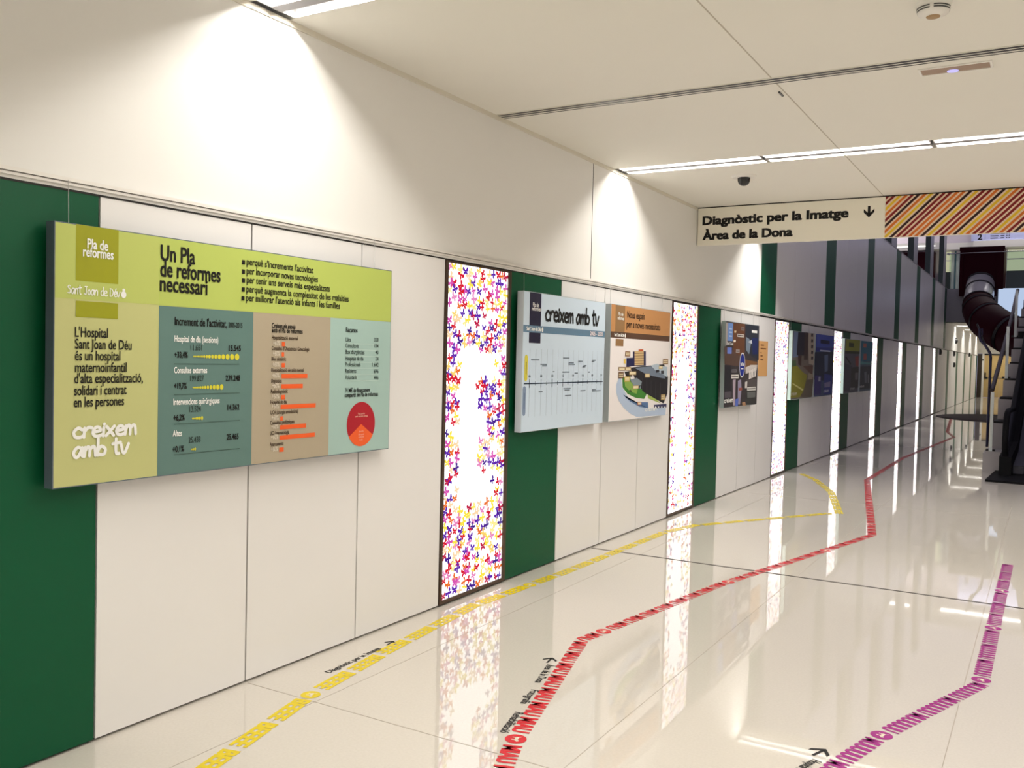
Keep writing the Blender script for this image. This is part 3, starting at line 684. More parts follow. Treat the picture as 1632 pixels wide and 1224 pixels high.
for x0, y0, x1, y1, c in ((911, 538, 948, 578, (146, 106, 70)), (858, 660, 910, 688, (136, 104, 68)), (912, 660, 955, 688, (170, 140, 94)), (858, 700, 897, 748, (110, 78, 52)), (942, 695, 996, 722, (176, 150, 100)), (905, 735, 945, 775, (196, 166, 84)), (1064, 712, 1102, 742, (176, 150, 100)), (1205, 598, 1245, 640, (136, 104, 72)), (970, 806, 1015, 830, (176, 150, 100)), (1190, 875, 1222, 918, (176, 150, 100)), (1006, 935, 1036, 955, (200, 120, 80)), (1172, 652, 1202, 676, (190, 170, 110))):
    b = MB(); A, B = g(x0, y0), g(x1, y1); wrect(b, A, B, ink(*c), .0036); cu = (A[0] + B[0]) / 2; dv = (A[1] - B[1]) / 3
    for k in (1, 2): rect(b, WS, A[0] + .012, B[1] + dv * k - .005, B[0] - .012, B[1] + dv * k + .005, ink(226, 212, 176), .0039)
    b.build('drawing_tag', parent=t)
b = MB(); A = g(1065, 1005); script(b, WS, 'creixem', A[0], A[1], .022, .30, I_w, .008, .003); A = g(1135, 985); rect(b, WS, A[0], A[1], g(1232, 985)[0], A[1] + .035, ink(58, 58, 92), .003)
for k in range(4): A = g(1142 + k * 24, 985); rect(b, WS, A[0], A[1] + .008, A[0] + .03, A[1] + .02, I_w, .0035)
b.build('slogan', parent=t)

# --- photo collage board and the orange notice
g = Z(1050, 460, 6.12)
t, b = board(10.20, 11.57, 'dark photo collage board with a blue oval, left of the orange notice', face=(62, 56, 58))
def gp(pts, c, h=.0012): poly(b, WS, [g(*p) for p in pts], ink(*c), h)
gp([(720, 335), (840, 345), (835, 660), (760, 640), (720, 600)], (104, 66, 44)); gp([(655, 330), (675, 332), (668, 545), (650, 560)], (168, 160, 158)); gp([(640, 560), (800, 650), (790, 760), (640, 740)], (92, 70, 60), .0010)
gp([(735, 410), (755, 410), (752, 430), (735, 430)], (220, 196, 160), .0018); gp([(728, 500), (750, 502), (748, 522), (728, 522)], (244, 232, 214), .0018)
gp([(845, 350), (978, 362), (972, 700), (905, 660), (850, 560)], (46, 50, 60)); gp([(905, 480), (965, 485), (960, 640), (915, 640)], (34, 44, 92), .0016); gp([(850, 470), (880, 490), (900, 520), (880, 640), (850, 600)], (120, 134, 150), .0016); gp([(870, 520), (905, 500), (910, 540)], (196, 200, 206), .002)
gp([(830, 690), (960, 715), (955, 760), (840, 790)], (122, 86, 56)); gp([(640, 745), (700, 750), (700, 1120), (632, 1130)], (40, 38, 44)); gp([(720, 890), (748, 885), (742, 1140), (722, 1140)], (176, 160, 172), .0016); gp([(770, 900), (800, 885), (805, 980), (790, 1130), (768, 1130)], (150, 142, 166), .0016)
gp([(775, 970), (810, 965), (812, 990), (780, 998)], (150, 80, 66), .002); gp([(845, 770), (895, 745), (958, 745), (950, 800), (845, 830)], (206, 198, 192), .0016)
for k in range(5): gp([(880 + k * 15, 800 - k * 8), (890 + k * 15, 800 - k * 8), (888 + k * 14, 880 - k * 6), (876 + k * 14, 884 - k * 6)], (222, 216, 210), .002)
gp([(850, 890), (950, 880), (945, 960), (850, 950)], (88, 82, 80)); gp([(840, 910), (862, 905), (858, 970), (838, 970)], (210, 206, 200), .0022); gp([(850, 1000), (945, 990), (940, 1130), (850, 1135)], (60, 60, 58)); gp([(862, 1010), (940, 1004), (938, 1060), (862, 1066)], (104, 106, 104), .0016)
gp([(810, 1110), (840, 1105), (850, 1140), (815, 1142)], (168, 130, 100), .002); gp([(745, 1080), (775, 1070), (770, 1145), (745, 1148)], (90, 110, 190), .002)
gp([(640, 1010), (700, 1000), (700, 1060), (640, 1070)], (84, 78, 86), .0016)
b.build('printed_face', parent=t)
b = MB(); wrect(b, g(675, 332), g(718, 512), ink(112, 146, 208), .002); wrect(b, g(667, 572), g(708, 636), ink(106, 128, 206), .002)
for q in (390, 425, 462): A = g(684, q); rect(b, WS, A[0], A[1] - .008, A[0] + .11, A[1] + .008, ink(180, 200, 232), .0026)
b.build('blue_tab', parent=t)
b = MB()
for x0, y0, x1, y1, c in ((765, 440, 828, 476, (206, 200, 190)), (750, 592, 785, 628, (160, 150, 144)), (708, 786, 755, 818, (110, 108, 112)), (705, 840, 775, 874, (226, 222, 214)), (860, 962, 942, 990, (206, 206, 200)), (802, 372, 832, 412, (130, 112, 106))):
    A, B = g(x0, y0), g(x1, y1); wrect(b, A, B, ink(*c), .0026); rect(b, WS, A[0] + .02, (A[1] + B[1]) / 2 - .006, B[0] - .02, (A[1] + B[1]) / 2 + .006, ink(90, 84, 84), .003)
A = g(905, 398); rect(b, WS, A[0], A[1] - .04, A[0] + .24, A[1] - .008, I_w, .003)
A = g(634, 1112); script(b, WS, 'creixem', A[0], A[1], .03, .34, I_w, .012, .003); A = g(662, 545); script(b, WS, 'Sant Joan', A[0], A[1], .018, .24, I_w, .007, .003)
b.build('captions', parent=t)
b = MB(); A = g(811, 745); disc(b, WS, A[0], A[1], .118, .150, I_w, .0032, 36); disc(b, WS, A[0], A[1], .106, .137, ink(32, 48, 140), .0036, 36)
script(b, WS, 'Sant Joan', A[0] - .075, A[1] - .005, .022, .15, I_w, .008, .004); rect(b, WS, A[0] - .05, A[1] - .05, A[0] + .05, A[1] - .04, I_w, .004); b.build('oval_badge', parent=t)

b = MB(); b.box((.0, 11.87, 1.412), (.006, 12.31, 1.875), ink(214, 164, 106)); NS = Sheet((.006, 0, 0), (0, 1, 0), (0, 0, 1))
t = thing('wall_notice', (0, 12.09, 1.412), 'plain orange paper notice with a few dark lines beside the photo collage board', 'notice')
b.build('paper', parent=t); b = MB()
for zz, w in ((1.82, .16), (1.775, .27), (1.72, .05), (1.68, .11), (1.63, .14)): rect(b, NS, 11.95, zz - .008, 11.95 + w, zz + .008, ink(120, 74, 40), .001)
b.build('lines_of_print', parent=t)

# --- two dim pairs of photo boards
g = Z(1240, 500, 8.16)
SIDE_L = mat('pale_green_edge', rgb(190, 214, 204), .35)
t, b = board(13.345, 14.69, 'dim photo board with tree trunks above a yellow green meadow, left of the blue board', face=(112, 104, 96), side=SIDE_L)
def gp(pts, c, h=.0012): poly(b, WS, [g(*p) for p in pts], ink(*c), h)
gp([(205, 230), (270, 238), (262, 560), (190, 570)], (108, 122, 150)); gp([(262, 240), (380, 245), (370, 545), (240, 540)], (46, 44, 54), .0016); gp([(345, 245), (395, 248), (385, 600), (335, 600)], (70, 54, 50), .002)
gp([(385, 250), (475, 258), (462, 670), (400, 650)], (168, 156, 140), .0014)
for k in range(5): gp([(432, 255 + k * 75), (456, 258 + k * 75), (452, 300 + k * 75), (428, 298 + k * 75)], (40, 32, 40), .002)
gp([(185, 680), (240, 670), (320, 760), (380, 800), (330, 1000), (280, 1085), (160, 1095)], (134, 130, 44), .0016); gp([(180, 610), (230, 600), (235, 680), (185, 690)], (74, 96, 60), .002); gp([(320, 680), (455, 670), (450, 800), (400, 760)], (96, 70, 60), .0018)
gp([(180, 910), (200, 905), (330, 985), (310, 1000)], (190, 184, 120), .0024); gp([(280, 800), (460, 820), (440, 1080), (300, 1085)], (96, 88, 74), .0013); gp([(260, 540), (305, 545), (300, 680), (262, 660)], (70, 50, 44), .0022); gp([(395, 770), (455, 790), (450, 850), (380, 860)], (150, 138, 118), .002)
b.build('printed_face', parent=t); b = MB(); A = g(165, 1062); script(b, WS, 'creixem', A[0], A[1], .03, .36, ink(190, 184, 160), .012, .003); b.build('slogan', parent=t)
t, b = board(14.86, 16.25, 'blue headed dim photo board beside the fourth glowing panel', face=(70, 84, 112))
gp([(500, 262), (728, 292), (724, 440), (494, 438)], (66, 80, 160)); gp([(494, 440), (724, 445), (722, 490), (492, 492)], (44, 52, 126), .0014)
gp([(480, 500), (720, 495), (705, 880), (470, 860)], (38, 46, 66), .0016); gp([(600, 540), (650, 530), (645, 740), (605, 760)], (96, 112, 140), .002); gp([(480, 800), (560, 810), (555, 1050), (462, 1060)], (60, 56, 110), .0018); gp([(600, 780), (705, 800), (695, 1040), (590, 1045)], (50, 62, 130), .0018); gp([(525, 820), (550, 820), (548, 880), (522, 880)], (160, 160, 176), .0024); gp([(600, 900), (680, 880), (675, 950), (600, 960)], (130, 126, 160), .0022)
b.build('printed_face', parent=t); b = MB(); A = g(550, 385); rect(b, WS, A[0], A[1], A[0] + .72, A[1] + .06, ink(30, 34, 66), .002); A = g(545, 480); rect(b, WS, A[0], A[1] - .01, A[0] + .8, A[1] + .014, ink(176, 182, 206), .0024); A = g(590, 1022); script(b, WS, 'creixem', A[0], A[1], .03, .4, ink(200, 204, 220), .012, .003); b.build('captions', parent=t)
t, b = board(17.24, 18.72, 'lime headed dim photo board, left of the teal board', face=(92, 92, 96), side=SIDE_L)
gp([(885, 330), (1068, 345), (1060, 492), (872, 482)], (146, 150, 60)); gp([(872, 484), (1060, 492), (1058, 522), (870, 518)], (60, 62, 44), .0014); gp([(870, 560), (890, 560), (950, 650), (940, 668)], (34, 30, 34), .002); gp([(1000, 560), (1050, 550), (1045, 690), (1010, 680)], (150, 74, 66), .0018); gp([(860, 640), (960, 680), (940, 1000), (850, 1000)], (74, 72, 82), .0014); gp([(950, 700), (1050, 690), (1040, 960), (940, 980)], (62, 60, 58), .0016); gp([(1000, 770), (1040, 765), (1035, 860), (1000, 860)], (116, 116, 112), .002)
b.build('printed_face', parent=t); b = MB(); A = g(920, 430); rect(b, WS, A[0], A[1], A[0] + .5, A[1] + .08, ink(70, 76, 40), .002); A = g(930, 988); script(b, WS, 'creixem', A[0], A[1], .03, .5, ink(180, 180, 176), .012, .003); b.build('captions', parent=t)
t, b = board(18.90, 20.22, 'teal dim photo board beside the fifth glowing panel', face=(88, 104, 112))
gp([(1085, 350), (1232, 368), (1222, 620), (1075, 620)], (56, 116, 134)); gp([(1110, 385), (1150, 388), (1148, 440), (1108, 440)], (176, 104, 92), .002); gp([(1112, 520), (1150, 520), (1150, 600), (1110, 600)], (160, 90, 84), .002); gp([(1075, 620), (1220, 640), (1215, 660), (1070, 660)], (90, 150, 150), .0016); gp([(1070, 690), (1215, 680), (1200, 970), (1060, 980)], (58, 64, 70), .0016); gp([(1120, 760), (1150, 750), (1150, 900), (1125, 900)], (110, 120, 124), .002); gp([(1165, 790), (1180, 790), (1180, 900), (1165, 900)], (130, 134, 136), .002)
b.build('printed_face', parent=t); b = MB(); A = g(1060, 960); script(b, WS, 'creixem', A[0], A[1], .03, .5, ink(190, 190, 186), .012, .003); b.build('captions', parent=t)

# ------------------------------------------------------------------ floor guide lines of animal sounds
def guide(name, label, pts, word, first, n_word, wlen, colr, phase_badge):
    """words laid along the polyline pts (from the near end outward), a round badge after every n_word words"""
    t = thing(name, (pts[0][0], pts[0][1], 0), label, 'floor marking', 'coloured guide lines of words on the floor')
    m = mat(name + '_vinyl_%d' % colr[0], rgb(*colr), .35, spec=.25); wm = ink(236, 226, 206, .3); W_ = .076
    P = [V((a, b_, 0)) for a, b_ in pts]; seg = []; s = 0
    for a, c in zip(P, P[1:]): L = (c - a).length; seg.append((s, L, a, (c - a) / L)); s += L
    tot = s
    def loc(d):
        for s0, L, a, u in seg:
            if d <= s0 + L or (s0, L, a, u) == seg[-1]: return a + u * (d - s0), u
    # sequence anchored on the badge distance
    unit = n_word * wlen + .11
    d0 = phase_badge
    while d0 > -unit: d0 -= unit
    while d0 < tot + .01:
        c, u = loc(max(0, min(tot, d0)))
        if 0 <= d0 <= tot:
            sh = Sheet((c.x, c.y, .0012), -u, V((-(-u).y, (-u).x, 0)))
            b = MB(); disc(b, sh, 0, 0, .046, .046, m, 0, 28)
            # small white animal silhouette
            for pl in ([(-.020, -.004), (.014, -.004), (.016, .010), (-.018, .011)], [(.010, .004), (.018, .002), (.027, .008), (.020, .018), (.010, .014)], [(-.017, -.018), (-.011, -.018), (-.010, 0), (-.017, 0)], [(.006, -.018), (.012, -.018), (.012, 0), (.006, 0)], [(-.018, .011), (-.028, .020), (-.026, .022), (-.014, .012)]):
                poly(b, sh, pl, wm, .0006)
            b.build('animal_badge', parent=t)
        for k in range(n_word):
            a = d0 + .055 + k * wlen; e = a + wlen
            if a < 0 or e > tot: continue
            c, u = loc(e - .012); c0, u0 = loc(a)
            if (u - u0).length > .05:                     # word on a bend: keep the direction of its middle
                c2, u = loc((a + e) / 2); c = c2 + u * (wlen / 2 - .012)
            sh = Sheet((c.x, c.y, .0012), -u, V((u.y, -u.x, 0)))
            b = MB(); put_text(b, sh, word, 0, -W_ / 2, W_, m, wlen - (.046 if word[0] == 'B' else .028), bold=.06 if word[0] == 'B' else .04, h=0); b.build('word', parent=t)
        d0 += unit
    return t
def caption(t, px0, px1, txt, d, cap, w=None):
    pass
fl = lambda px, py: tuple(at(px, py, 'z', 0))[:2]
def cap_text(t, txt, p0, p1, cap, arrow=None):
    a, c = V((*p0, 0)), V((*p1, 0)); u = (c - a).normalized(); sh = Sheet((a.x, a.y, .0012), u, V((-u.y, u.x, 0)))
    b = MB(); put_text(b, sh, txt, 0, 0, cap, I_blk, (c - a).length, bold=.02, h=0); b.build('caption', parent=t, label='black caption')
def floor_arrow(t, c, ang, r=.045):
    sh = Sheet((c[0], c[1], .0012), (math.cos(ang), math.sin(ang), 0), (-math.sin(ang), math.cos(ang), 0)); b = MB(); w = .24
    rect(b, sh, -r * .13, -r, r * .13, r * .6, I_blk, 0)
    poly(b, sh, [(0, r), (-r * .85, r * .15), (-r * .85, -r * .3), (0, r * .55)], I_blk, 0); poly(b, sh, [(0, r), (0, r * .55), (r * .85, -r * .3), (r * .85, r * .15)], I_blk, 0); b.build('arrow', parent=t, label='black arrow')
yl = [fl(*p) for p in ((250, 1285), (330, 1224), (500, 1104), (640, 1025), (755, 965), (900, 912), (1000, 872), (1060, 848), (1105, 838), (1200, 829), (1337, 817), (1325, 785), (1300, 765), (1270, 752))]
def dist_to(pts, p):
    best = None; s = 0
    for a, c in zip(pts, pts[1:]):
        a, c, q = V(a), V(c), V(p); L = (c - a).length; u = (c - a) / L; tt = max(0, min(L, (q - a).dot(u))); dd = (a + u * tt - q).length
        if best is None or dd < best[0]: best = (dd, s + tt)
        s += L
    return best[1]
t = guide('floor_guide_line', 'yellow guide line of repeated words beside the wall base', yl, 'BEEEE', 0, 8, .285, (226, 202, 16), dist_to(yl, fl(492, 1107)))
p0, p1 = fl(526, 1073), fl(608, 1034); cap_text(t, 'Diagnòstic per la Imatge', p1, p0, .040) if False else cap_text(t, 'Diagnòstic per la Imatge', p0, p1, .036)
floor_arrow(t, fl(622, 1025), math.radians(10), .04)
rl = [fl(*p) for p in ((770, 1300), (822, 1178), (928, 1020), (1150, 931), (1390, 853), (1384, 790), (1382, 765))] + [(1.16, 16.9), (1.48, 22.8), (1.2, 24.5), (.6, 33.0)]
t = guide('floor_guide_line', 'red guide line of repeated words through the middle of the floor', rl, 'MIAU', 0, 8, .19, (206, 34, 44), dist_to(rl, fl(822, 1178)))
zc = lambda a, c: fl(780 + a / 5.015, 980 + c / 5.015)
for tx, a, c in (('Àrea de la Dona', (462, 396), (362, 540)), ('Fotografia', (335, 598), (245, 708)), ('Rehabilitació', (208, 776), (80, 938))): cap_text(t, tx, zc(*a), zc(*c), .040)
floor_arrow(t, zc(483, 362), math.radians(8), .045)
pl = [fl(*p) for p in ((1270, 1275), (1333, 1220), (1405, 1172), (1562, 1091), (1605, 905))] + [(3.75, 8.75), (4.6, 9.3)]
t = guide('floor_guide_line', 'purple guide line of repeated words at the open side of the floor', pl, 'MUUUUUU', 0, 3, .325, (160, 40, 130), dist_to(pl, fl(1405, 1172)))
zp = lambda a, c: fl(1282 + a / 4.663, 1030 + c / 4.663)
a_, c_ = zp(62, 838), zp(-60, 905); cap_text(t, 'Hospital de dia', a_, (a_[0] + (c_[0] - a_[0]) * 1.6, a_[1] + (c_[1] - a_[1]) * 1.6), .040)
floor_arrow(t, zp(112, 788), math.radians(-20), .05)

# ------------------------------------------------------------------ the atrium and the far end
# upright grey fins on the atrium wall
for k in range(-1, 4):
    y1 = grid(12) + PER * (3 + k)
    if y1 > Y_FAR + .2: break
    t = thing('wall_fin', (0, y1, Z_UP), 'tall grey fin on the atrium wall, %s from the hanging sign' % ORD[k + 1], 'fin', 'grey fins on the atrium wall')
    b = MB(); b.box((-.15, y1 - .86, Z_UP), (0, y1, 7.4), M_grey); b.build('blade', parent=t)
    b = MB(); b.box((-.15, y1 - .88, Z_UP), (0, y1 - .86, 7.4), mat('dark_green_edge', rgb(52, 66, 62), .4)); b.build('edge_strip', parent=t, label='dark green grey edge')

# long glass balustrade rail on the upper floor
t = thing('glass_balustrade', (2.5, 36.1, Z_UP), 'clear glass balustrade with a thin steel rail on the upper floor', 'balustrade')
b = MB()
for a, c in ((.05, .39), (1.86, 3.0), (3.02, 4.4), (4.42, 5.8)): q = MB(); q.box((a, 36.40, Z_UP - .02), (c, 36.412, 5.66), M_glass); q.build('glass_pane', parent=t)
b = MB(); b.ring([(-.02, 36.10, 5.625), (5.9, 36.10, 5.68)], .018, M_steel, 8); b.build('rail', parent=t)
b = MB()
for x in (.03, 5.85): b.box((x - .02, 36.09, 5.60), (x + .02, 36.41, 5.66), M_steel)
b.build('bracket', parent=t)

# slide
t = thing('tube_slide', (1.1, 36.3, 4.4), 'dark maroon tube slide with a chrome collar dropping from the upper floor', 'slide')
b = MB(); X0, X1, ZA, ZB = .41, 1.80, 4.36, 5.86
b.box((X0, 36.20, ZA), (X1, 36.40, ZB), M_maroon); b.box((X0, 36.40, Z_UP), (X1, 37.9, ZB), M_maroon); b.box((X0, 36.20, 4.12), (1.6, 36.40, ZA), M_maroon); b.box((X0 - .02, 36.17, ZB - .13), (X1 + .02, 36.2, ZB), M_maroon)
b.box((X0, 36.17, ZA), (X0 + .10, 36.2, ZB - .13), M_maroon); b.box((X1 - .22, 36.17, ZA), (X1, 36.2, ZB - .13), M_maroon); b.build('entrance_box', parent=t)
axis = [at(1563, 452, 'y', 36.39), at(1562, 459, 'y', 36.15), at(1561, 468, 'y', 35.8), at(1559.5, 480, 'y', 35.3), at(1561, 492, 'y', 34.8), at(1568, 504, 'y', 34.3), at(1580, 515, 'y', 33.8), at(1596, 526, 'y', 33.4), at(1620, 538, 'y', 33.0), at(1655, 552, 'y', 32.6), at(1700, 574, 'y', 32.2), at(1745, 598, 'y', 31.8)]
axis[0].y = 36.39
R_ = [.46, .46, .46, .47, .53, .58, .60, .62, .62, .60, .58, .58]
def spline(P, n=6):
    q = [P[0]] + P + [P[-1]]; out = []
    for i in range(1, len(q) - 2):
        for k in range(n):
            s = k / n; a, b_, c, d_ = q[i - 1], q[i], q[i + 1], q[i + 2]
            out.append(.5 * (2 * b_ + (c - a) * s + (2 * a - 5 * b_ + 4 * c - d_) * s * s + (3 * b_ - a - 3 * c + d_) * s ** 3))
    return out + [P[-1]]
SP = spline(axis); n6 = 6
def rad(i): f = i / n6; k = min(int(f), len(R_) - 2); return R_[k] + (R_[k + 1] - R_[k]) * (f - k)
def piece(i0, i1, m, nm, gr=0): b = MB(); b.ring(SP[i0:i1 + 1], [rad(i) + gr for i in range(i0, i1 + 1)], m, 28); b.build(nm, parent=t)
piece(1, 20, M_chrome, 'chrome_collar'); piece(0, 2, M_black, 'flange', .03); piece(10, 11, M_black, 'flange', .02); piece(20, 21, M_black, 'flange', .02)
piece(21, 24, M_maroon, 'tube_section'); piece(24, 25, M_black, 'flange', .012); piece(25, 33, M_maroon, 'tube_section'); piece(33, 34, M_black, 'flange', .012); piece(34, 45, M_maroon, 'tube_section'); piece(45, 46, M_black, 'flange', .012); piece(46, len(SP) - 1, M_maroon, 'tube_section')
b = MB(); e_ = SP[-1]; b.ring([(e_.x, e_.y, 0), (e_.x, e_.y, e_.z - .5)], .06, M_black, 12); b.build('support_post', parent=t)
b = MB(); b.box((1.15, 36.0, 3.3), (1.2, 36.3, 4.12), M_black)

# directory sign, bulkhead, panels of the upper floor
t = thing('directory_sign', (1.9, 38.0, 6.28), 'bluish white directory sign with the number 2 above the slide box', 'sign')
b = MB(); b.box((.62, 38.0, 6.29), (5.5, 38.06, 7.2), mat('pale_blue_sign', rgb(176, 182, 222), .4)); b.build('panel', parent=t); sh = Sheet((0, 38.0, 0), (1, 0, 0), (0, 0, 1))
b = MB(); put_text(b, sh, '2', .83, 6.33, .20, I_blk, .145, .03, .003); rect(b, sh, 1.07, 6.30, 1.08, 7.2, ink(120, 124, 160), .003); b.build('number', parent=t)
b = MB()
for k, z in enumerate((6.53, 6.45, 6.37)):
    for x0, w in ((1.25, .30), (1.58, .14), (1.76, .05), (1.84, .05)): rect(b, sh, x0, z - .018, x0 + w * (1, .9, .8)[k], z + .012, ink(60, 60, 84), .003)
b.build('small_print', parent=t)
b = MB(); b.box((-6.5, 37.95, 6.02), (-.45, 38.5, 6.28), M_white); b.box((.70, 37.95, 6.02), (5.5, 38.5, 6.28), M_white); b.box((-.45, 38.3, 6.02), (.70, 38.5, 6.28), M_white); b.build('ceiling_bulkhead', kind='structure')
b = MB()
for a, c in ((-2.6, -1.55), (-1.35, -.62)): b.box((a, 38.1, Z_UP - .02), (c, 38.58, 5.96), M_maroon)
b.build('wall_cupboards_upper', kind='structure', label='maroon panels on the upper floor seen between the fins')
M_mint = glow('cream_glass_added_glow', rgb(200, 200, 165), .75); M_dgreen = mat('dark_green_panel', rgb(40, 52, 46), .4)  # glow added to the cream glass so that it looks lit
for (a, c, lab) in ((-.48, -.08, 'narrow cream window on the upper floor between two fins'), (1.81, 3.6, 'wide cream window on the upper floor beside the slide box')):
    b = MB(); b.box((a, 38.40, 5.19), (c, 38.6, 5.96), M_mint); b.box((a, 38.40, Z_UP), (c, 38.6, 5.19), M_dgreen); b.box((a, 38.38, 5.60), (c, 38.41, 5.64), M_white); b.build('window_' + ('1' if a < 0 else '2'), kind='structure', label=lab)
def lamp(name, loc, size, w, col_, sp=150):
    ld = bpy.data.lights.new(name, 'AREA'); ld.shape = 'RECTANGLE'; ld.size, ld.size_y = size; ld.energy = w; ld.color = col_; ld.spread = math.radians(sp)
    o = bpy.data.objects.new(name, ld); COL.objects.link(o); o.location = loc; return o
for x, lab in ((-3.2, 'white strip light on the upper floor left of the fins'), (2.3, 'white strip light on the upper floor over the cream window')):
    t = thing('upper_light', (x, 37.6, 7.55), lab, 'ceiling light'); b = MB(); b.box((x - 2.2, 37.5, 7.54), (x + 2.2, 37.7, 7.595), M_tube); b.build('tube', parent=t)
    lo = lamp('upper_lamp', (0, 0, -.02), (4.2, .2), 45, (1, .95, .92)); lo.parent = t
b = MB(); b.box((-2.6, 37.93, 6.15), (-.6, 37.95, 6.165), M_tube); b.build('strip_light', label='thin glowing line on the white bulkhead seen between the fins', cat='light')

b = MB(); xs = [at(p, 420, 'y', 38.5).x for p in (1513, 1521, 1521.5, 1523.5, 1524, 1529)]
b.box((xs[0], 38.5, Z_UP), (xs[1], 38.59, 5.99), M_white); b.box((xs[2], 38.5, Z_UP), (xs[3], 38.59, 5.99), mat('teal_strip', rgb(90, 130, 136), .4)); b.box((xs[4], 38.5, Z_UP), (xs[5], 38.59, 5.99), M_white)
b.build('wall_upper_panelling', kind='structure')
# bright pane beside the slide
t = thing('display_screen', (2.1, 36.36, 3.4), 'pale blue glowing pane between the slide and the stair rail', 'screen')
b = MB(); b.box((1.62, 36.37, 3.36), (2.62, 36.40, 4.395), M_black); b.build('frame', parent=t)
b = MB(); b.box((1.65, 36.36, 3.40), (2.59, 36.375, 4.385), glow('blue_screen', (.60, .74, 1, 1), .75)); b.build('glowing_pane', parent=t)

# round dark mat
b = MB(); b.lathe((2.75, 32.3, 0), [(2.55, 0), (2.55, .012), (2.50, .02), (.05, .021)], mat('dark_brown_rubber', rgb(52, 38, 34), .8), 64)
b.build('round_mat', label='large round dark brown mat on the floor under the slide', cat='mat')

# stepped grey plinth (stair) with rail posts
t = thing('stair', (2.6, 15.7, 0), 'grey stair rising beside the black escalator', 'stair')
SL = [(2.445, 15.70), (2.526, 16.32), (2.575, 16.94), (2.614, 17.56), (2.658, 18.18), (2.678, 18.80), (2.693, 19.42), (2.709, 20.04), (2.73, 20.66), (2.75, 21.28), (2.77, 21.9)]
ZS = [0, .313, .747, 1.112, 1.417, 1.70, 1.965, 2.177, 2.401, 2.62, 2.84, 3.06]
M_stone = mat('grey_stone', (.50, .47, .47, 1), .45, noise=(4, .04))
for k in range(len(SL)):
    x, y = SL[k]; xr = 2.655 + .0454 * (y - 14.3); ytop = SL[k + 1][1] if k + 1 < len(SL) else y + .62
    b = MB(); b.box((x, y, 0 if k == 0 else ZS[k] - .35), (xr, y + .68, ZS[k + 1] - .03), M_stone); b.box((x + .02, y + .02, ZS[k + 1] - .03), (xr, ytop + .02, ZS[k + 1]), M_dark if k else M_stone); b.build('step', parent=t)
b = MB(); b.box((2.62, 16.4, 0), (2.74, 22.4, .4), M_dark); b.box((2.70, 18.0, .4), (2.81, 22.4, 1.2), M_dark); b.box((2.74, 20.0, 1.2), (2.90, 22.4, 2.3), M_dark); b.build('base', parent=t)
t = thing('stair_handrail', (2.55, 15.8, .3), 'steel handrail on pale posts along the grey stair', 'handrail')
M_post = mat('pale_steel', (.66, .72, .74, 1), .3, .5)
for (x, y, z0, z1) in ((2.545, 15.76, .313, 1.22), (2.655, 17.62, 1.417, 2.30), (2.71, 19.5, 2.177, 3.05)):
    b = MB(); b.box((x - .022, y - .02, z0), (x + .022, y + .02, z1), M_post); PO = b.build('post', parent=t)
    b = MB()
    for s in (-1, 1): b.box((x + s * .045 - .018, y - .03, z0), (x + s * .045 + .018, y + .03, z0 + .03), M_black)
    b.build('foot', parent=PO)
b = MB(); b.ring([at(1581, 622, 'y', 15.8), at(1590, 590, 'y', 16.6), at(1600, 553, 'y', 17.6), at(1612, 508, 'y', 19.5), at(1622, 462, 'y', 21.5)], .032, mat('dark_wood_rail', rgb(52, 40, 42), .4), 10); b.build('rail', parent=t)
t = thing('pole_rail', (2.5, 15.9, .3), 'dark bent metal pole rail standing at the stair foot under the slide', 'rail')
M_pole = mat('dark_blue_steel', rgb(44, 42, 66), .3, .6)
b = MB(); b.ring([at(1573, 712, 'y', 15.9), at(1576, 640, 'y', 15.9), at(1579, 570, 'y', 15.9), at(1578, 563, 'y', 15.9), at(1570, 550, 'y', 15.9), at(1563, 543, 'y', 15.9), at(1561, 536, 'y', 15.9), at(1561, 524, 'y', 15.9)], .020, M_pole, 10); b.build('pole', parent=t)
b = MB(); b.ring([at(1579, 568, 'y', 15.92), at(1566, 540, 'y', 15.92), at(1557, 516, 'y', 15.92)], .014, M_black, 8); b.build('brace', parent=t)
b = MB(); b.ring([at(1561, 526, 'y', 15.9), at(1565, 524, 'y', 15.9), at(1565.5, 533, 'y', 15.9), at(1562, 538, 'y', 15.9)], .012, M_pole, 8); b.build('hook', parent=t)

# escalator
t = thing('escalator', (3.3, 15.0, 0), 'black escalator with a grey skirt rising out of view', 'escalator')
ang = math.radians(-2.6); Me = Matrix.Translation(V((2.66, 14.3, 0))) @ Matrix.Rotation(ang, 4, 'Z')
M_rub = mat('black_rubber', (.005, .005, .006, 1), .6, spec=.12); M_skirt = mat('dark_grey_skirt', (.055, .055, .075, 1), .4, .3)
b = MB(); b.box((-.10, 0, 0), (1.5, 1.9, .03), M_rub, Me); b.build('floor_plate', parent=t)
def prof(b, x0, x1, pts, m):                         # side outline of (y, z) pairs extruded across
    n = len(pts); A = [Me @ V((x0, p, q)) for p, q in pts]; B = [Me @ V((x1, p, q)) for p, q in pts]
    b.face(A[::-1], m); b.face(B, m)
    for i in range(n): j = (i + 1) % n; b.face([A[i], A[j], B[j], B[i]], m)
tn_ = math.tan(math.radians(30))
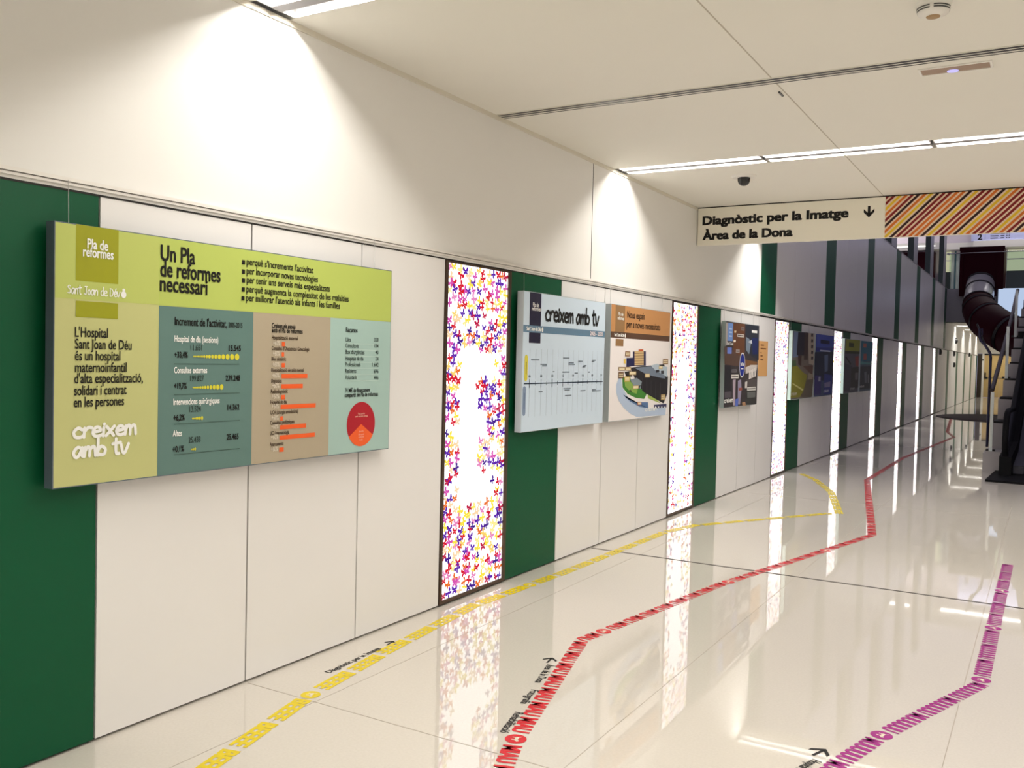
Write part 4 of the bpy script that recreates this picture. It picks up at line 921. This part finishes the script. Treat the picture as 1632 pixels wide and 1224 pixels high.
def side(x0):
    b = MB(); prof(b, x0, x0 + .16, [(.75, .03), (2.0, .03), (2.0 + 7, .03 + 7 * tn_), (9.0, .45 + 7 * tn_), (1.9, .45), (.75, .30)], M_rub); b.build('truss_skirt', parent=t)
    b = MB(); prof(b, x0 + .06, x0 + .09, [(.80, .3), (.70, .55), (.80, .85), (1.0, .93), (1.9, .93), (9.0, .93 + 7 * tn_), (9.0, .45 + 7 * tn_), (1.9, .45)], mat('smoked_glass', (.015, .015, .02, 1), .1)); b.build('balustrade', parent=t)
    b = MB(); b.ring([Me @ V((x0 + .075, p, q)) for p, q in ((.82, .32), (.70, .42), (.66, .58), (.72, .78), (.85, .92), (1.05, .96), (1.9, .96), (9.0, .96 + 7 * tn_))], .042, M_rub, 10); b.build('handrail', parent=t)
side(0.0); side(1.15)
b = MB(); prof(b, .165, .30, [(1.0, .04), (2.0, .04), (9.0, .04 + 7 * tn_), (9.0, .30 + 7 * tn_), (1.9, .30), (1.0, .16)], M_skirt); b.build('inner_deck', parent=t, label='dark grey inner deck')
b = MB()
for k in range(20): b.box((.30, 1.6 + k * .35, .02 + k * .202), (1.15, 1.97 + k * .35, .05 + (k + 1) * .202), M_rub, Me)
b.build('steps', parent=t)

# small dark devices along the corridor wall
for (nm, y, z, lab, cat_) in (('call_point', 34.8, 2.10, 'small dark box fixed high on the wall just past the last glowing panel', 'wall device'), ('wall_switch', 40.1, 2.11, 'small dark box on the corridor wall under the first scallop of light', 'wall device'), ('wall_switch', 40.3, 1.67, 'small dark box, lower of two under the first scallop of light', 'wall device'), ('wall_sensor', 40.7, 2.63, 'round dark sensor inside the first scallop of light', 'wall device'), ('call_point', 48.1, 2.18, 'dark box high on the wall nearest the end doors', 'wall device')):
    t = thing(nm, (0, y, z), lab, cat_); b = MB()
    if nm == 'wall_sensor': b.ring([(0, y, z), (.03, y, z), (.06, y, z), (.09, y, z)], [.12, .12, .10, .05], M_black, 16)
    else: b.box((0, y - .13, z - .10), (.05, y + .13, z + .09), M_black); b.box((.05, y - .09, z - .07), (.065, y + .09, z + .06), M_black)
    b.build('body', parent=t)

for o in bpy.data.objects:
    for k in ('_loc', '_sheet'):
        if k in o: del o[k]
SC.cycles.use_denoising = True
